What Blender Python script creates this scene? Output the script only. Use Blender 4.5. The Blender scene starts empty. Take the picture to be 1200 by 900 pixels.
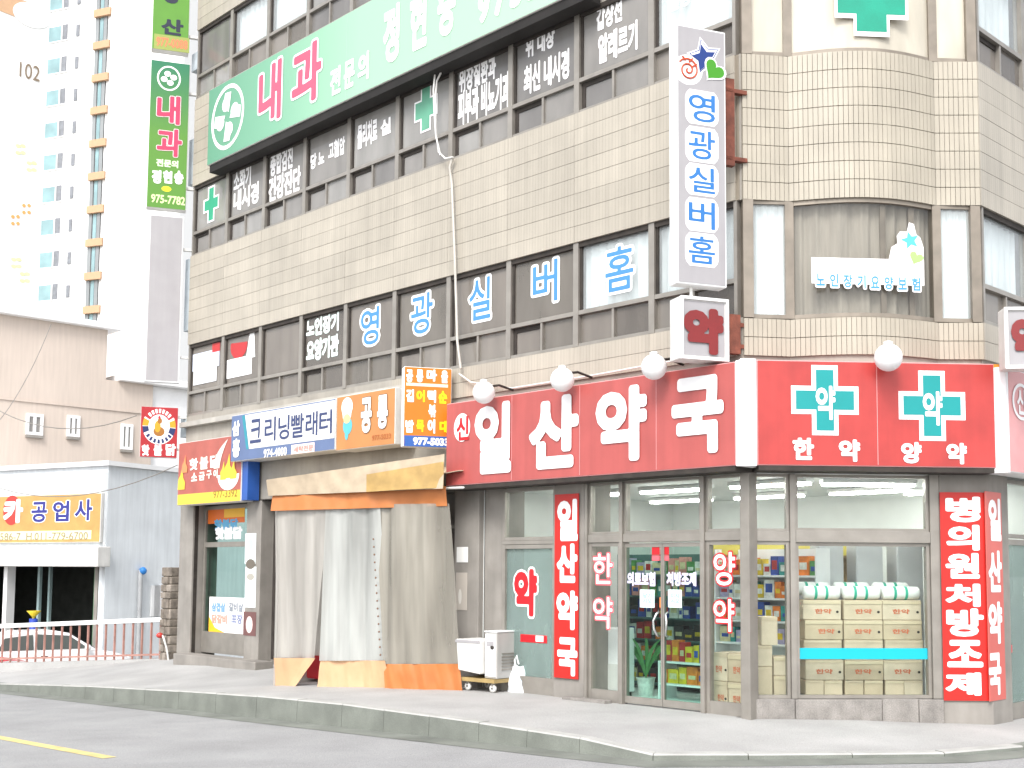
import bpy, math, random
from math import radians as R_, sin, cos, pi
from mathutils import Matrix, Vector
random.seed(7)
S = bpy.context.scene
COL = S.collection

# ------------------------------------------------------------------ camera
FPX, PPX, PPY = 1401.8, 628.08, 556.12          # focal length and optical centre in 1200 x 900 pixels
YAW, PITCH, ROLL = 0.796887, 0.0808503, 0.0064576
CAM = Vector((8.64, -12.06, 1.75))
_fw = Vector((-sin(YAW)*cos(PITCH), cos(YAW)*cos(PITCH), sin(PITCH)))
_rt = Vector((cos(YAW), sin(YAW), 0))
_up = _rt.cross(_fw)
CR = _rt*cos(ROLL) + _up*sin(ROLL)
CU = _up*cos(ROLL) - _rt*sin(ROLL)
cam = bpy.data.cameras.new('camera')
cam.sensor_width = 36; cam.lens = FPX/1200*36
cam.shift_x = -(PPX-600)/1200; cam.shift_y = (PPY-450)/1200
cam.clip_start = 0.1; cam.clip_end = 3000
camo = bpy.data.objects.new('camera', cam); COL.objects.link(camo)
_m = Matrix((CR, CU, -_fw)).transposed().to_4x4(); _m.translation = CAM
camo.matrix_world = _m
S.camera = camo

# ------------------------------------------------------------------ sky, sun, exposure
SUN_EL, SUN_AZ = R_(46), R_(150)                 # high soft sun behind the camera
w = bpy.data.worlds.new('World'); S.world = w; w.use_nodes = True
nt = w.node_tree; bg = nt.nodes['Background']
sky = nt.nodes.new('ShaderNodeTexSky'); sky.sky_type = 'NISHITA'; sky.sun_disc = False
sky.sun_elevation = SUN_EL; sky.sun_rotation = SUN_AZ
sky.air_density = 1.0; sky.dust_density = 2.0; sky.ozone_density = 1.0
hs = nt.nodes.new('ShaderNodeHueSaturation'); hs.inputs['Saturation'].default_value = 0.22
nt.links.new(sky.outputs[0], hs.inputs['Color']); nt.links.new(hs.outputs[0], bg.inputs['Color'])
bg.inputs['Strength'].default_value = 0.15
sl = bpy.data.lights.new('sun', 'SUN'); sl.energy = 1.3; sl.angle = R_(22); sl.color = (1, .97, .93)
so = bpy.data.objects.new('sun', sl); COL.objects.link(so)
sdir = Vector((sin(SUN_AZ)*cos(SUN_EL), cos(SUN_AZ)*cos(SUN_EL), sin(SUN_EL)))
so.rotation_euler = sdir.to_track_quat('Z', 'Y').to_euler()
S.view_settings.view_transform = 'Standard'; S.view_settings.look = 'None'
S.view_settings.exposure = 1.2; S.view_settings.gamma = 1
S.cycles.max_bounces = 8; S.cycles.transparent_max_bounces = 16
S.cycles.caustics_reflective = False; S.cycles.caustics_refractive = False

# ------------------------------------------------------------------ helpers
def ray(x, y):
    return CR*((x-PPX)/FPX) - CU*((y-PPY)/FPX) + _fw
def at_depth(x, y, d): return CAM + ray(x, y)*d
def on_z(x, y, z=0):
    d = ray(x, y); return CAM + d*((z-CAM.z)/d.z)

class Fr:
    """An upright plane in the place: origin, heading of its local x; local y goes into the wall, z is up."""
    def __init__(s, o, deg):
        s.o = Vector((o[0], o[1], 0)); s.a = R_(deg)
        s.u = Vector((cos(s.a), sin(s.a), 0)); s.n = Vector((sin(s.a), -cos(s.a), 0))
    def P(s, u, v, d=0): return s.o + s.u*u + s.n*d + Vector((0, 0, v))
    def M(s, u=0, v=0, d=0): return Matrix.Translation(s.P(u, v, d)) @ Matrix.Rotation(s.a, 4, 'Z')
    def px(s, x, y, d=0):
        r = ray(x, y); q = s.o + s.n*d
        p = CAM + r*((q-CAM).dot(s.n)/r.dot(s.n)) - s.o
        return p.dot(s.u), p.z

FA = Fr((0, 0), 0)
FB = Fr((-0.05, 0.03), 49.4)
FC = Fr((1.95, 2.34), 90)

W = {}
def setp(o, label=None, cat=None, group=None, kind=None):
    if label: o['label'] = label
    if cat: o['category'] = cat
    if group: o['group'] = group
    if kind: o['kind'] = kind
    return o
def place(o, parent, M):
    W[o] = M
    if parent is not None:
        o.parent = parent; o.matrix_parent_inverse = Matrix.Identity(4)
        o.matrix_basis = W[parent].inverted() @ M
    else:
        o.matrix_basis = M
def thing(name, label, cat, M, group=None, kind=None):
    o = bpy.data.objects.new(name, None); o.empty_display_size = .2
    COL.objects.link(o); place(o, None, M)
    return setp(o, label, cat, group, kind)

class MB:
    def __init__(s): s.v = []; s.f = []; s.m = []; s.sm = []
    def add(s, vs, fs, m=0, sm=False):
        n = len(s.v); s.v += [tuple(p) for p in vs]
        for q in fs: s.f.append(tuple(i+n for i in q)); s.m.append(m); s.sm.append(sm)
        return s
    def box(s, x0, x1, y0, y1, z0, z1, m=0):
        return s.add([(x0,y0,z0),(x1,y0,z0),(x1,y1,z0),(x0,y1,z0),(x0,y0,z1),(x1,y0,z1),(x1,y1,z1),(x0,y1,z1)],
            [(0,3,2,1),(4,5,6,7),(0,1,5,4),(1,2,6,5),(2,3,7,6),(3,0,4,7)], m)
    def prism(s, pts, y0, y1, m=0):                       # outline in x,z swept along y
        n = len(pts)
        vs = [(x, y0, z) for x, z in pts] + [(x, y1, z) for x, z in pts]
        a = sum(pts[i][0]*pts[(i+1) % n][1]-pts[(i+1) % n][0]*pts[i][1] for i in range(n))
        r = list(range(n)) if a > 0 else list(range(n))[::-1]
        fs = [tuple(r), tuple(i+n for i in r[::-1])]
        for k in range(n):
            i, j = r[k], r[(k+1) % n]; fs.append((j, i, i+n, j+n))
        return s.add(vs, fs, m)
    def vprism(s, pts, z0, z1, m=0):                      # plan outline in x,y swept up
        n = len(pts)
        vs = [(x, y, z0) for x, y in pts] + [(x, y, z1) for x, y in pts]
        a = sum(pts[i][0]*pts[(i+1) % n][1]-pts[(i+1) % n][0]*pts[i][1] for i in range(n))
        r = list(range(n)) if a > 0 else list(range(n))[::-1]
        fs = [tuple(r[::-1]), tuple(i+n for i in r)]
        for k in range(n):
            i, j = r[k], r[(k+1) % n]; fs.append((i, j, j+n, i+n))
        return s.add(vs, fs, m)
    def tube(s, path, r, n=8, m=0, caps=True):
        P = [Vector(p) for p in path]; rings = []; vs = []; fs = []
        up = None
        for i, p in enumerate(P):
            t = (P[min(i+1, len(P)-1)]-P[max(i-1, 0)]).normalized()
            if up is None: up = t.orthogonal().normalized()
            up = (up - t*up.dot(t)).normalized(); sd = t.cross(up)
            rr = r[i] if isinstance(r, (list, tuple)) else r
            vs += [p + (up*cos(2*pi*k/n)+sd*sin(2*pi*k/n))*rr for k in range(n)]
        for i in range(len(P)-1):
            for k in range(n):
                a, b = i*n+k, i*n+(k+1) % n; fs.append((a, b, b+n, a+n))
        s.add(vs, fs, m, True)
        if caps:
            s.add(vs[:n], [tuple(range(n))[::-1]], m); s.add(vs[-n:], [tuple(range(n))], m)
        return s
    def lathe(s, prof, c=(0,0,0), n=20, m=0, axis='z'):
        vs = []; fs = []
        for r, z in prof:
            for k in range(n):
                x, y = r*cos(2*pi*k/n), r*sin(2*pi*k/n)
                q = (x, y, z) if axis == 'z' else (x, z, y)
                vs.append((c[0]+q[0], c[1]+q[1], c[2]+q[2]))
        for i in range(len(prof)-1):
            for k in range(n):
                a, b = i*n+k, i*n+(k+1) % n
                fs.append((a, b, b+n, a+n) if axis == 'z' else (b, a, a+n, b+n))
        return s.add(vs, fs, m, True)
    def sphere(s, c, r, n=20, m=0, sz=1):
        k = n//2
        return s.lathe([(max(1e-4, r*sin(pi*i/k)), -r*sz*cos(pi*i/k)) for i in range(k+1)], c, n, m)
    def grid(s, fn, nu, nv, m=0, sm=True):
        vs = [fn(i/nu, j/nv) for j in range(nv+1) for i in range(nu+1)]
        fs = [(j*(nu+1)+i, j*(nu+1)+i+1, (j+1)*(nu+1)+i+1, (j+1)*(nu+1)+i) for j in range(nv) for i in range(nu)]
        return s.add(vs, fs, m, sm)
    def mesh(s, name, mats):
        me = bpy.data.meshes.new(name); me.from_pydata([tuple(p) for p in s.v], [], s.f)
        for q in (mats if isinstance(mats, (list, tuple)) else [mats]): me.materials.append(q)
        me.polygons.foreach_set('material_index', s.m); me.polygons.foreach_set('use_smooth', s.sm)
        me.update(); return me
def mk(name, mb, mats, parent=None, M=None, label=None, cat=None, group=None, kind=None, bevel=0, solid=0):
    me = mb.mesh(name, mats) if isinstance(mb, MB) else mb
    o = bpy.data.objects.new(name, me); COL.objects.link(o)
    place(o, parent, M if M is not None else (W[parent] if parent is not None else Matrix.Identity(4)))
    if bevel:
        b = o.modifiers.new('bevel', 'BEVEL'); b.width = bevel; b.segments = 2; b.limit_method = 'ANGLE'
    if solid:
        b = o.modifiers.new('solid', 'SOLIDIFY'); b.thickness = solid; b.offset = 0
    return setp(o, label, cat, group, kind)
def copy_tree(o, M, label=None, parent=None):
    c = o.copy(); COL.objects.link(c)
    place(c, parent, M)
    if label: c['label'] = label
    for ch in list(o.children):
        copy_tree(ch, M @ (W[o].inverted() @ W[ch]), None, c)
    return c

# ------------------------------------------------------------------ materials
def lin(h):
    if isinstance(h, str):
        v = [int(h[i:i+2], 16)/255 for i in (0, 2, 4)]
        return tuple(x/12.92 if x <= .04045 else ((x+.055)/1.055)**2.4 for x in v)
    return h
def mat(name, col, rough=.6, var=.12, scale=3., bump=0., bscale=40., metal=0., spec=.5, stretch=(1,1,1), streak=0., emit=0., speck=0.):
    col = lin(col)
    m = bpy.data.materials.new(name); m.use_nodes = True; n = m.node_tree; L = n.links
    b = n.nodes['Principled BSDF']
    b.inputs['Roughness'].default_value = rough; b.inputs['Metallic'].default_value = metal
    b.inputs['Specular IOR Level'].default_value = spec
    POS = n.nodes.new('ShaderNodeNewGeometry').outputs['Position']
    mp = n.nodes.new('ShaderNodeMapping'); mp.inputs['Scale'].default_value = stretch
    L.new(POS, mp.inputs['Vector'])
    base = n.nodes.new('ShaderNodeRGB'); base.outputs[0].default_value = (*col, 1)
    out = base.outputs[0]
    def mul(noise_out, lo, hi):
        nonlocal out
        mr = n.nodes.new('ShaderNodeMapRange'); mr.inputs[1].default_value = .3; mr.inputs[2].default_value = .7
        mr.inputs[3].default_value = lo; mr.inputs[4].default_value = hi
        L.new(noise_out, mr.inputs[0])
        mx = n.nodes.new('ShaderNodeMix'); mx.data_type = 'RGBA'; mx.blend_type = 'MULTIPLY'; mx.inputs['Factor'].default_value = 1
        L.new(out, mx.inputs['A']); L.new(mr.outputs[0], mx.inputs['B']); out = mx.outputs['Result']
    def noise(sc, vec, det=5):
        t = n.nodes.new('ShaderNodeTexNoise'); t.inputs['Scale'].default_value = sc; t.inputs['Detail'].default_value = det
        L.new(vec, t.inputs['Vector']); return t.outputs['Fac']
    if var: mul(noise(scale, mp.outputs[0]), 1-var, 1+var*.6)
    if speck: mul(noise(90, POS, 2), 1-speck, 1+speck*.6)
    if streak:
        m2 = n.nodes.new('ShaderNodeMapping'); m2.inputs['Scale'].default_value = (7, 7, .5)
        L.new(POS, m2.inputs['Vector']); mul(noise(1.2, m2.outputs[0], 6), 1-streak, 1+streak*.3)
    L.new(out, b.inputs['Base Color'])
    if bump:
        bp = n.nodes.new('ShaderNodeBump'); bp.inputs['Strength'].default_value = bump; bp.inputs['Distance'].default_value = .01
        L.new(noise(bscale, mp.outputs[0]), bp.inputs['Height']); L.new(bp.outputs[0], b.inputs['Normal'])
    if emit:
        b.inputs['Emission Color'].default_value = (*col, 1); b.inputs['Emission Strength'].default_value = emit
    return m
def glass(name, tint, film=0., fcol=(.2,.19,.17), rough=.02, frough=.25):
    m = bpy.data.materials.new(name); m.use_nodes = True; n = m.node_tree; L = n.links
    n.nodes.remove(n.nodes['Principled BSDF']); out = n.nodes['Material Output']
    t = n.nodes.new('ShaderNodeBsdfTransparent'); t.inputs[0].default_value = (*tint, 1)
    g = n.nodes.new('ShaderNodeBsdfGlossy'); g.inputs['Roughness'].default_value = rough
    fr = n.nodes.new('ShaderNodeFresnel'); fr.inputs['IOR'].default_value = 1.45
    a = t.outputs[0]
    if film:
        d = n.nodes.new('ShaderNodeBsdfDiffuse')
        mp = n.nodes.new('ShaderNodeMapping'); mp.inputs['Scale'].default_value = (2.6, 2.6, .7)
        nz = n.nodes.new('ShaderNodeTexNoise'); nz.inputs['Scale'].default_value = 1.1; nz.inputs['Detail'].default_value = 5
        L.new(n.nodes.new('ShaderNodeNewGeometry').outputs['Position'], mp.inputs[0]); L.new(mp.outputs[0], nz.inputs[0])
        cr = n.nodes.new('ShaderNodeMix'); cr.data_type = 'RGBA'
        cr.inputs['A'].default_value = (*[c*.6 for c in fcol], 1); cr.inputs['B'].default_value = (*[c*1.35 for c in fcol], 1)
        L.new(nz.outputs['Fac'], cr.inputs['Factor']); L.new(cr.outputs['Result'], d.inputs['Color'])
        mx = n.nodes.new('ShaderNodeMixShader'); mx.inputs[0].default_value = film
        L.new(t.outputs[0], mx.inputs[1]); L.new(d.outputs[0], mx.inputs[2]); a = mx.outputs[0]
    m2 = n.nodes.new('ShaderNodeMixShader'); 
    ge = n.nodes.new('ShaderNodeNewGeometry'); iv = n.nodes.new('ShaderNodeMath'); iv.operation = 'SUBTRACT'; iv.inputs[0].default_value = 1; L.new(ge.outputs['Backfacing'], iv.inputs[1])
    fm = n.nodes.new('ShaderNodeMath'); fm.operation = 'MULTIPLY'; L.new(fr.outputs[0], fm.inputs[0]); L.new(iv.outputs[0], fm.inputs[1])
    L.new(fm.outputs[0], m2.inputs[0]); L.new(a, m2.inputs[1]); L.new(g.outputs[0], m2.inputs[2])
    L.new(m2.outputs[0], out.inputs['Surface']); return m
_flat = {}
def ink(h, rough=.5):
    if (h, rough) not in _flat: _flat[(h, rough)] = mat('ink_'+h, h, rough, var=.05, scale=2)
    return _flat[(h, rough)]

# ribbed tile: narrow upright tiles of one course
def rib_mat(name, col):
    m = mat(name, col, .45, var=.11, scale=.8, speck=.03, streak=.13)
    n = m.node_tree; L = n.links; b = n.nodes['Principled BSDF']
    tc = n.nodes.new('ShaderNodeTexCoord'); sx = n.nodes.new('ShaderNodeSeparateXYZ'); L.new(tc.outputs['Object'], sx.inputs[0])
    mu = n.nodes.new('ShaderNodeMath'); mu.operation = 'MULTIPLY'; mu.inputs[1].default_value = 1/.06; L.new(sx.outputs[0], mu.inputs[0])
    fr = n.nodes.new('ShaderNodeMath'); fr.operation = 'FRACT'; L.new(mu.outputs[0], fr.inputs[0])
    gt = n.nodes.new('ShaderNodeMath'); gt.operation = 'GREATER_THAN'; gt.inputs[1].default_value = .12; L.new(fr.outputs[0], gt.inputs[0])
    bp = n.nodes.new('ShaderNodeBump'); bp.inputs['Strength'].default_value = .5; bp.inputs['Distance'].default_value = .004
    L.new(gt.outputs[0], bp.inputs['Height']); L.new(bp.outputs[0], b.inputs['Normal'])
    oi = n.nodes.new('ShaderNodeObjectInfo')
    src = b.inputs['Base Color'].links[0].from_socket
    mr = n.nodes.new('ShaderNodeMapRange'); mr.inputs[3].default_value = .93; mr.inputs[4].default_value = 1.05; L.new(oi.outputs['Random'], mr.inputs[0])
    mx = n.nodes.new('ShaderNodeMix'); mx.data_type = 'RGBA'; mx.blend_type = 'MULTIPLY'; mx.inputs['Factor'].default_value = 1
    L.new(src, mx.inputs['A']); L.new(mr.outputs[0], mx.inputs['B'])
    m3 = n.nodes.new('ShaderNodeMix'); m3.data_type = 'RGBA'; m3.blend_type = 'MULTIPLY'; m3.inputs['Factor'].default_value = 1
    mr2 = n.nodes.new('ShaderNodeMapRange'); mr2.inputs[3].default_value = .8; mr2.inputs[4].default_value = 1; L.new(gt.outputs[0], mr2.inputs[0])
    L.new(mx.outputs['Result'], m3.inputs['A']); L.new(mr2.outputs[0], m3.inputs['B'])
    L.new(m3.outputs['Result'], b.inputs['Base Color']); return m

M_TILE = rib_mat('beige_tile', (.43,.39,.325))
M_TILEB = mat('beige_narrow_tile', (.405,.365,.295), .4, var=.1, scale=1.5, speck=.03, streak=.1)
M_GROUT = mat('tile_joint', (.25,.215,.17), .9, var=.2)
M_WALL = mat('painted_render', (.34,.315,.275), .8, var=.2, scale=1.5, bump=.15, streak=.1)
M_CONC = mat('pillar_render', (.27,.25,.225), .75, var=.22, scale=2, bump=.2, streak=.1)
M_STONE = mat('grey_plinth_stone', (.27,.25,.23), .6, var=.25, scale=5, speck=.25, streak=.15)
M_SLAB = mat('interior_plaster', (.42, .41, .38), .9, var=.1)
M_FRAME = mat('bronze_frame', (.25,.215,.175), .45, var=.2, scale=4, metal=.3)
M_FRAME2 = mat('grey_aluminium', (.29,.268,.238), .4, var=.15, scale=4, metal=.35)
M_DARK = mat('dark_soffit_and_shade', (.035, .028, .023), .8, var=.4, scale=6)
M_RUST = mat('rusty_iron', (.17, .05, .03), .8, var=.5, scale=8, bump=.3)
M_WHITE = mat('white_panel', (.82, .82, .82), .45, var=.05)
M_OFFWH = mat('offwhite_panel', (.7, .69, .66), .5, var=.1, streak=.12)
M_LILAC = mat('pale_grey_face', (.345,.33,.34), .4, var=.05, streak=.05)
M_CURT = mat('white_curtain', (.80, .83, .84), .8, var=.08)
M_BEIGEC = mat('beige_blind', (.62, .57, .48), .8, var=.1)
M_BROWNC = mat('grey_brown_curtain', (.42,.39,.34), .85, var=.2, scale=3, stretch=(4, 4, .4))
M_RED = mat('red_sign_face', (.44,.045,.04), .4, var=.16, scale=2.2, streak=.09)
M_REDF = mat('faded_red_sign_face', (.42,.088,.08), .4, var=.1, scale=2.2, streak=.1)
M_PINK = mat('faded_pink_face', (.66, .3, .3), .4, var=.1)
M_ASPH = mat('asphalt', (.315,.315,.315), .9, var=.13, scale=1.1, bump=.5, bscale=140, speck=.3)
M_GUT = mat('gutter_concrete', (.178,.188,.165), .85, var=.28, scale=1.7, bump=.2, speck=.1)
M_KERB = mat('kerb_stone', (.185,.197,.172), .8, var=.2, scale=3, speck=.15)
M_WALK = mat('pavement_concrete', (.385,.38,.37), .85, var=.16, scale=.9, bump=.35, bscale=60, speck=.22)
M_EARTH = mat('lot_ground', (.33, .32, .3), .9, var=.2, scale=.5)
M_YEL = mat('yellow_paint', (.66, .53, .22), .7, var=.25, scale=5)
M_CHROME = mat('steel', (.6, .6, .6), .25, var=.03, metal=.9)
M_BLACK = mat('black_rubber', (.02, .02, .02), .6, var=.1)
G_CLEAR = glass('clear_glass', (.93, .96, .95))
G_GREEN = glass('greenish_glass', (.75, .89, .85))
G_FILM = [glass('film_glass', (.7, .67, .63), .56, c) for c in ((.30, .27, .24), (.2, .18, .16), (.25, .228, .2), (.36, .33, .295))]
G_FILM3 = [glass('grey_film_glass', (.7, .68, .67), .6, c) for c in ((.36, .345, .325), (.27, .26, .25), (.42, .41, .39))]
G_FROST = glass('frosted_glass', (.8, .92, .89), .5, (.25, .31, .295))
G_WHITE = glass('pale_curtain_glass', (.95, .97, .97), .2, (.78, .81, .81))
G_BEIGE = glass('pale_beige_film', (.95, .92, .85), .78, (.66, .61, .51))

# ------------------------------------------------------------------ lettering
import numpy as np
_sd, _tc = {}, {}
def glyph_field(body):
    """distance from each point of a fine grid to the outline of the lettering (negative inside)"""
    if body in _sd: return _sd[body]
    cu = bpy.data.curves.new('lettering', 'FONT'); cu.body = body; cu.resolution_u = 3; cu.fill_mode = 'FRONT'; cu.size = 1
    o = bpy.data.objects.new('lettering', cu); me = bpy.data.meshes.new_from_object(o)
    V = np.array([v.co[:2] for v in me.vertices]); F = [tuple(p.vertices) for p in me.polygons]
    bpy.data.objects.remove(o); bpy.data.meshes.remove(me); bpy.data.curves.remove(cu)
    T = np.array([(f[0], f[i], f[i+1]) for f in F for i in range(1, len(f)-1)])
    cnt = {}
    for f in F:
        for i in range(len(f)):
            k = tuple(sorted((f[i], f[(i+1) % len(f)]))); cnt[k] = cnt.get(k, 0)+1
    E = np.array([k for k, c in cnt.items() if c == 1])
    st = 1/56 if len(body) < 3 else 1/34
    pad = .16; x0, z0 = V.min(0)-pad; x1, z1 = V.max(0)+pad
    nx, nz = int((x1-x0)/st)+2, int((z1-z0)/st)+2
    gx = x0+st*np.arange(nx); gz = z0+st*np.arange(nz)
    D = np.full((nz, nx), 9.); inside = np.zeros((nz, nx), bool)
    for ea, eb in E:                                   # only the grid window near each edge
        A, B = V[ea], V[eb]
        i0, i1 = max(0, int((min(A[0], B[0])-.15-x0)/st)), min(nx, int((max(A[0], B[0])+.15-x0)/st)+2)
        j0, j1 = max(0, int((min(A[1], B[1])-.15-z0)/st)), min(nz, int((max(A[1], B[1])+.15-z0)/st)+2)
        X, Z = np.meshgrid(gx[i0:i1], gz[j0:j1]); d = B-A; L = max(1e-12, d@d)
        t = np.clip(((X-A[0])*d[0]+(Z-A[1])*d[1])/L, 0, 1)
        q = np.hypot(X-A[0]-t*d[0], Z-A[1]-t*d[1]); D[j0:j1, i0:i1] = np.minimum(D[j0:j1, i0:i1], q)
    for a, b, c in T:
        P = V[[a, b, c]]; lo = P.min(0); hi = P.max(0)
        i0, i1 = max(0, int((lo[0]-x0)/st)), min(nx, int((hi[0]-x0)/st)+2); j0, j1 = max(0, int((lo[1]-z0)/st)), min(nz, int((hi[1]-z0)/st)+2)
        X, Z = np.meshgrid(gx[i0:i1], gz[j0:j1]); w_ = []
        for k in range(3):
            p, q = P[k], P[(k+1) % 3]; w_.append((q[0]-p[0])*(Z-p[1])-(q[1]-p[1])*(X-p[0]))
        w_ = np.array(w_); inside[j0:j1, i0:i1] |= (w_ >= -1e-9).all(0) | (w_ <= 1e-9).all(0)
    D = np.where(inside, -D, D); _sd[body] = (gx, gz, D); return _sd[body]
def text_data(body, off):
    k = (body, off)
    if k in _tc: return _tc[k]
    gx, gz, D0 = glyph_field(body); D = D0-max(off, .004); nz, nx = D.shape
    vs, ids, fs = [], {}, []
    def vid(key, x, z):
        if key not in ids: ids[key] = len(vs); vs.append((x, z))
        return ids[key]
    def corner(i, j): return vid((i, j), gx[i], gz[j])
    def edge(i0, j0, i1, j1):
        a, b = D[j0, i0], D[j1, i1]; t = a/(a-b); return vid((i0, j0, i1, j1), gx[i0]+(gx[i1]-gx[i0])*t, gz[j0]+(gz[j1]-gz[j0])*t)
    neg = D < 0
    n4 = neg[:-1, :-1].astype(int)+neg[:-1, 1:]+neg[1:, :-1]+neg[1:, 1:]
    for j in range(nz-1):
        i = 0
        while i < nx-1:
            c = n4[j, i]
            if c == 0: i += 1; continue
            if c == 4:
                e = i
                while e+1 < nx-1 and n4[j, e+1] == 4: e += 1
                fs.append((corner(i, j), corner(e+1, j), corner(e+1, j+1), corner(i, j+1))); i = e+1; continue
            ring_ = [(i, j), (i+1, j), (i+1, j+1), (i, j+1)]; poly = []
            for q in range(4):
                a, b = ring_[q], ring_[(q+1) % 4]; na, nb = neg[a[1], a[0]], neg[b[1], b[0]]
                if na: poly.append(corner(*a))
                if na != nb:
                    p, r = (a, b) if a < b else (b, a); poly.append(edge(*p, *r))
            if len(poly) > 2: fs.append(tuple(poly))
            i += 1
    _tc[k] = (vs, fs); return _tc[k]
def put_text(mb, body, x0, x1, z0, z1, y, off=.02, m=0, ref=None):
    """body fitted into the rectangle, on the plane y; ref: stroke offset whose outline the rectangle was measured on"""
    vs, fs = text_data(body, off)
    rv = text_data(body, off if ref is None else ref)[0]
    if not rv: return mb
    ax, bx = min(v[0] for v in rv), max(v[0] for v in rv); az, bz = min(v[1] for v in rv), max(v[1] for v in rv)
    sx = (x1-x0)/max(1e-6, bx-ax); sz = (z1-z0)/max(1e-6, bz-az)
    mb.add([(x0+(v[0]-ax)*sx, y, z0+(v[1]-az)*sz) for v in vs], fs, m); return mb
def pxrect(F, x0, y0, x1, y1, d):
    """pixel rectangle whose left edge is at x0 and right edge at x1 (y measured at mid width) -> u0,u1,v0,v1"""
    xm = (x0+x1)/2
    return F.px(x0, (y0+y1)/2, d)[0], F.px(x1, (y0+y1)/2, d)[0], F.px(xm, y1, d)[1], F.px(xm, y0, d)[1]
def ellipse(cx, cz, rx, rz, n=28, a0=0, a1=2*pi):
    return [(cx+rx*cos(a0+(a1-a0)*i/n), cz+rz*sin(a0+(a1-a0)*i/n)) for i in range(n if abs(a1-a0) > 6.28 else n+1)]
def flat(mb, pts, y, m=0):
    a = sum(pts[i][0]*pts[(i+1) % len(pts)][1]-pts[(i+1) % len(pts)][0]*pts[i][1] for i in range(len(pts)))
    if a < 0: pts = pts[::-1]
    return mb.add([(x, y, z) for x, z in pts], [tuple(range(len(pts)))], m)
def ring(mb, cx, cz, rx, rz, wx, wz, y, m=0, n=32):
    o = ellipse(cx, cz, rx, rz, n); i_ = ellipse(cx, cz, rx-wx, rz-wz, n)
    return mb.add([(x, y, z) for x, z in o+i_], [(k, (k+1) % n, n+(k+1) % n, n+k) for k in range(n)], m)
def cross(cx, cz, a, b, t, s):
    """plus outline: half width a, half height b, half arm thickness t (x) and s (z)"""
    return [(cx-t, cz-b), (cx+t, cz-b), (cx+t, cz-s), (cx+a, cz-s), (cx+a, cz+s), (cx+t, cz+s), (cx+t, cz+b), (cx-t, cz+b), (cx-t, cz+s), (cx-a, cz+s), (cx-a, cz-s), (cx-t, cz-s)]
def letters(parent, F, d, items, off, ink_, outline=None, ooff=None, name='letter', thick=.0):
    """each syllable a part of its own; items: (char, px rect)"""
    for ch, rc in items:
        u0, u1, v0, v1 = pxrect(F, *rc, d)
        mb = MB()
        mats = [ink_]
        if outline:
            put_text(mb, ch, -(u1-u0)/2, (u1-u0)/2, 0, v1-v0, 0, ooff, 1, ooff); mats.append(outline)
            put_text(mb, ch, -(u1-u0)/2, (u1-u0)/2, 0, v1-v0, -.004, off, 0, ooff)
        else:
            put_text(mb, ch, -(u1-u0)/2, (u1-u0)/2, 0, v1-v0, 0, off)
        mk(name, mb, mats, parent, F.M((u0+u1)/2, v0, d))

# ================================================================== GROUND
def zr(x): return max(-1.25, -.15+.033*(min(x, .4)-.4))
K = [(-60,-2.75,-1.13),(-40,-2.75,-1.1),(-22,-2.75,-.77),(-16.3,-2.75,-.57),(-14.3,-2.75,-.45),(-12.3,-2.75,-.33),(-8.9,-2.75,-.16),(-6.6,-2.75,-.06),
     (-4.5,-2.75,0),(-1.8,-2.75,.01),(-.2,-2.75,0),(.75,-2.68,-.075),(1.35,-1.9,-.085),(2.0,-1.0,-.095),(2.6,-.2,-.1),(2.95,.9,-.1),(3.1,3,-.1),(3.2,12,-.1),(3.2,60,-.1)]
WL = [(-60,.4,-1.28),(-40,.4,-1.25),(-22,.4,-.63),(-16.3,.4,-.21),(-14.3,.45,-.08),(-12.3,.5,0),(-8.9,.5,0),(-6.6,.5,0),
      (-4.5,.5,0),(-1.8,.5,0),(-.2,.5,0),(-.1,.5,0),(.1,.7,0),(.8,1.2,-.02),(1.2,1.9,-.05),(1.6,2.3,-.07),(1.6,3.2,-.08),(1.6,12,-.09),(1.6,60,-.09)]
def kn(i):
    a, b = K[max(0, i-1)], K[min(len(K)-1, i+1)]
    d = Vector((b[0]-a[0], b[1]-a[1])).normalized(); return Vector((d.y, -d.x))
KI, KG = [], []
for i, k in enumerate(K):
    n_ = kn(i); KI.append((k[0]-n_.x*.16, k[1]-n_.y*.16, k[2])); KG.append((k[0]+n_.x*.36, k[1]+n_.y*.36, zr(k[0])+.004))
def loft(rows, m=0):
    mb = MB(); n = len(rows[0])
    vs = [p for r in rows for p in r]
    mb.add(vs, [(j*n+i, j*n+i+1, (j+1)*n+i+1, (j+1)*n+i) for j in range(len(rows)-1) for i in range(n-1)], 0, True); return mb
gm = MB(); gm.add([(-1500,-1500,-1.4),(1500,-1500,-1.4),(1500,1500,-1.4),(-1500,1500,-1.4)], [(0,1,2,3)])
mk('ground', gm, M_EARTH, kind='structure')
def mid(a, b, t): return tuple(a[i]+(b[i]-a[i])*t for i in range(3))
rows = []
for t in (.25, .8, 3, 10, 80):
    rows.append([(k[0]+kn(i).x*t, k[1]+kn(i).y*t, zr(k[0])) for i, k in enumerate(K)])
mk('road', loft(rows[::-1]), M_ASPH, kind='structure')
mk('gutter', loft([KG, [(k[0]-kn(i).x*.02, k[1]-kn(i).y*.02, zr(k[0])+.012) for i, k in enumerate(K)]]), M_GUT, kind='structure')
pm = loft([KI, [mid(a, b, .33) for a, b in zip(KI, WL)], [mid(a, b, .66) for a, b in zip(KI, WL)], WL])
mk('pavement', pm, M_WALK, kind='structure')
ym = MB(); ys = [(-30+2*i) for i in range(14)]
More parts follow.
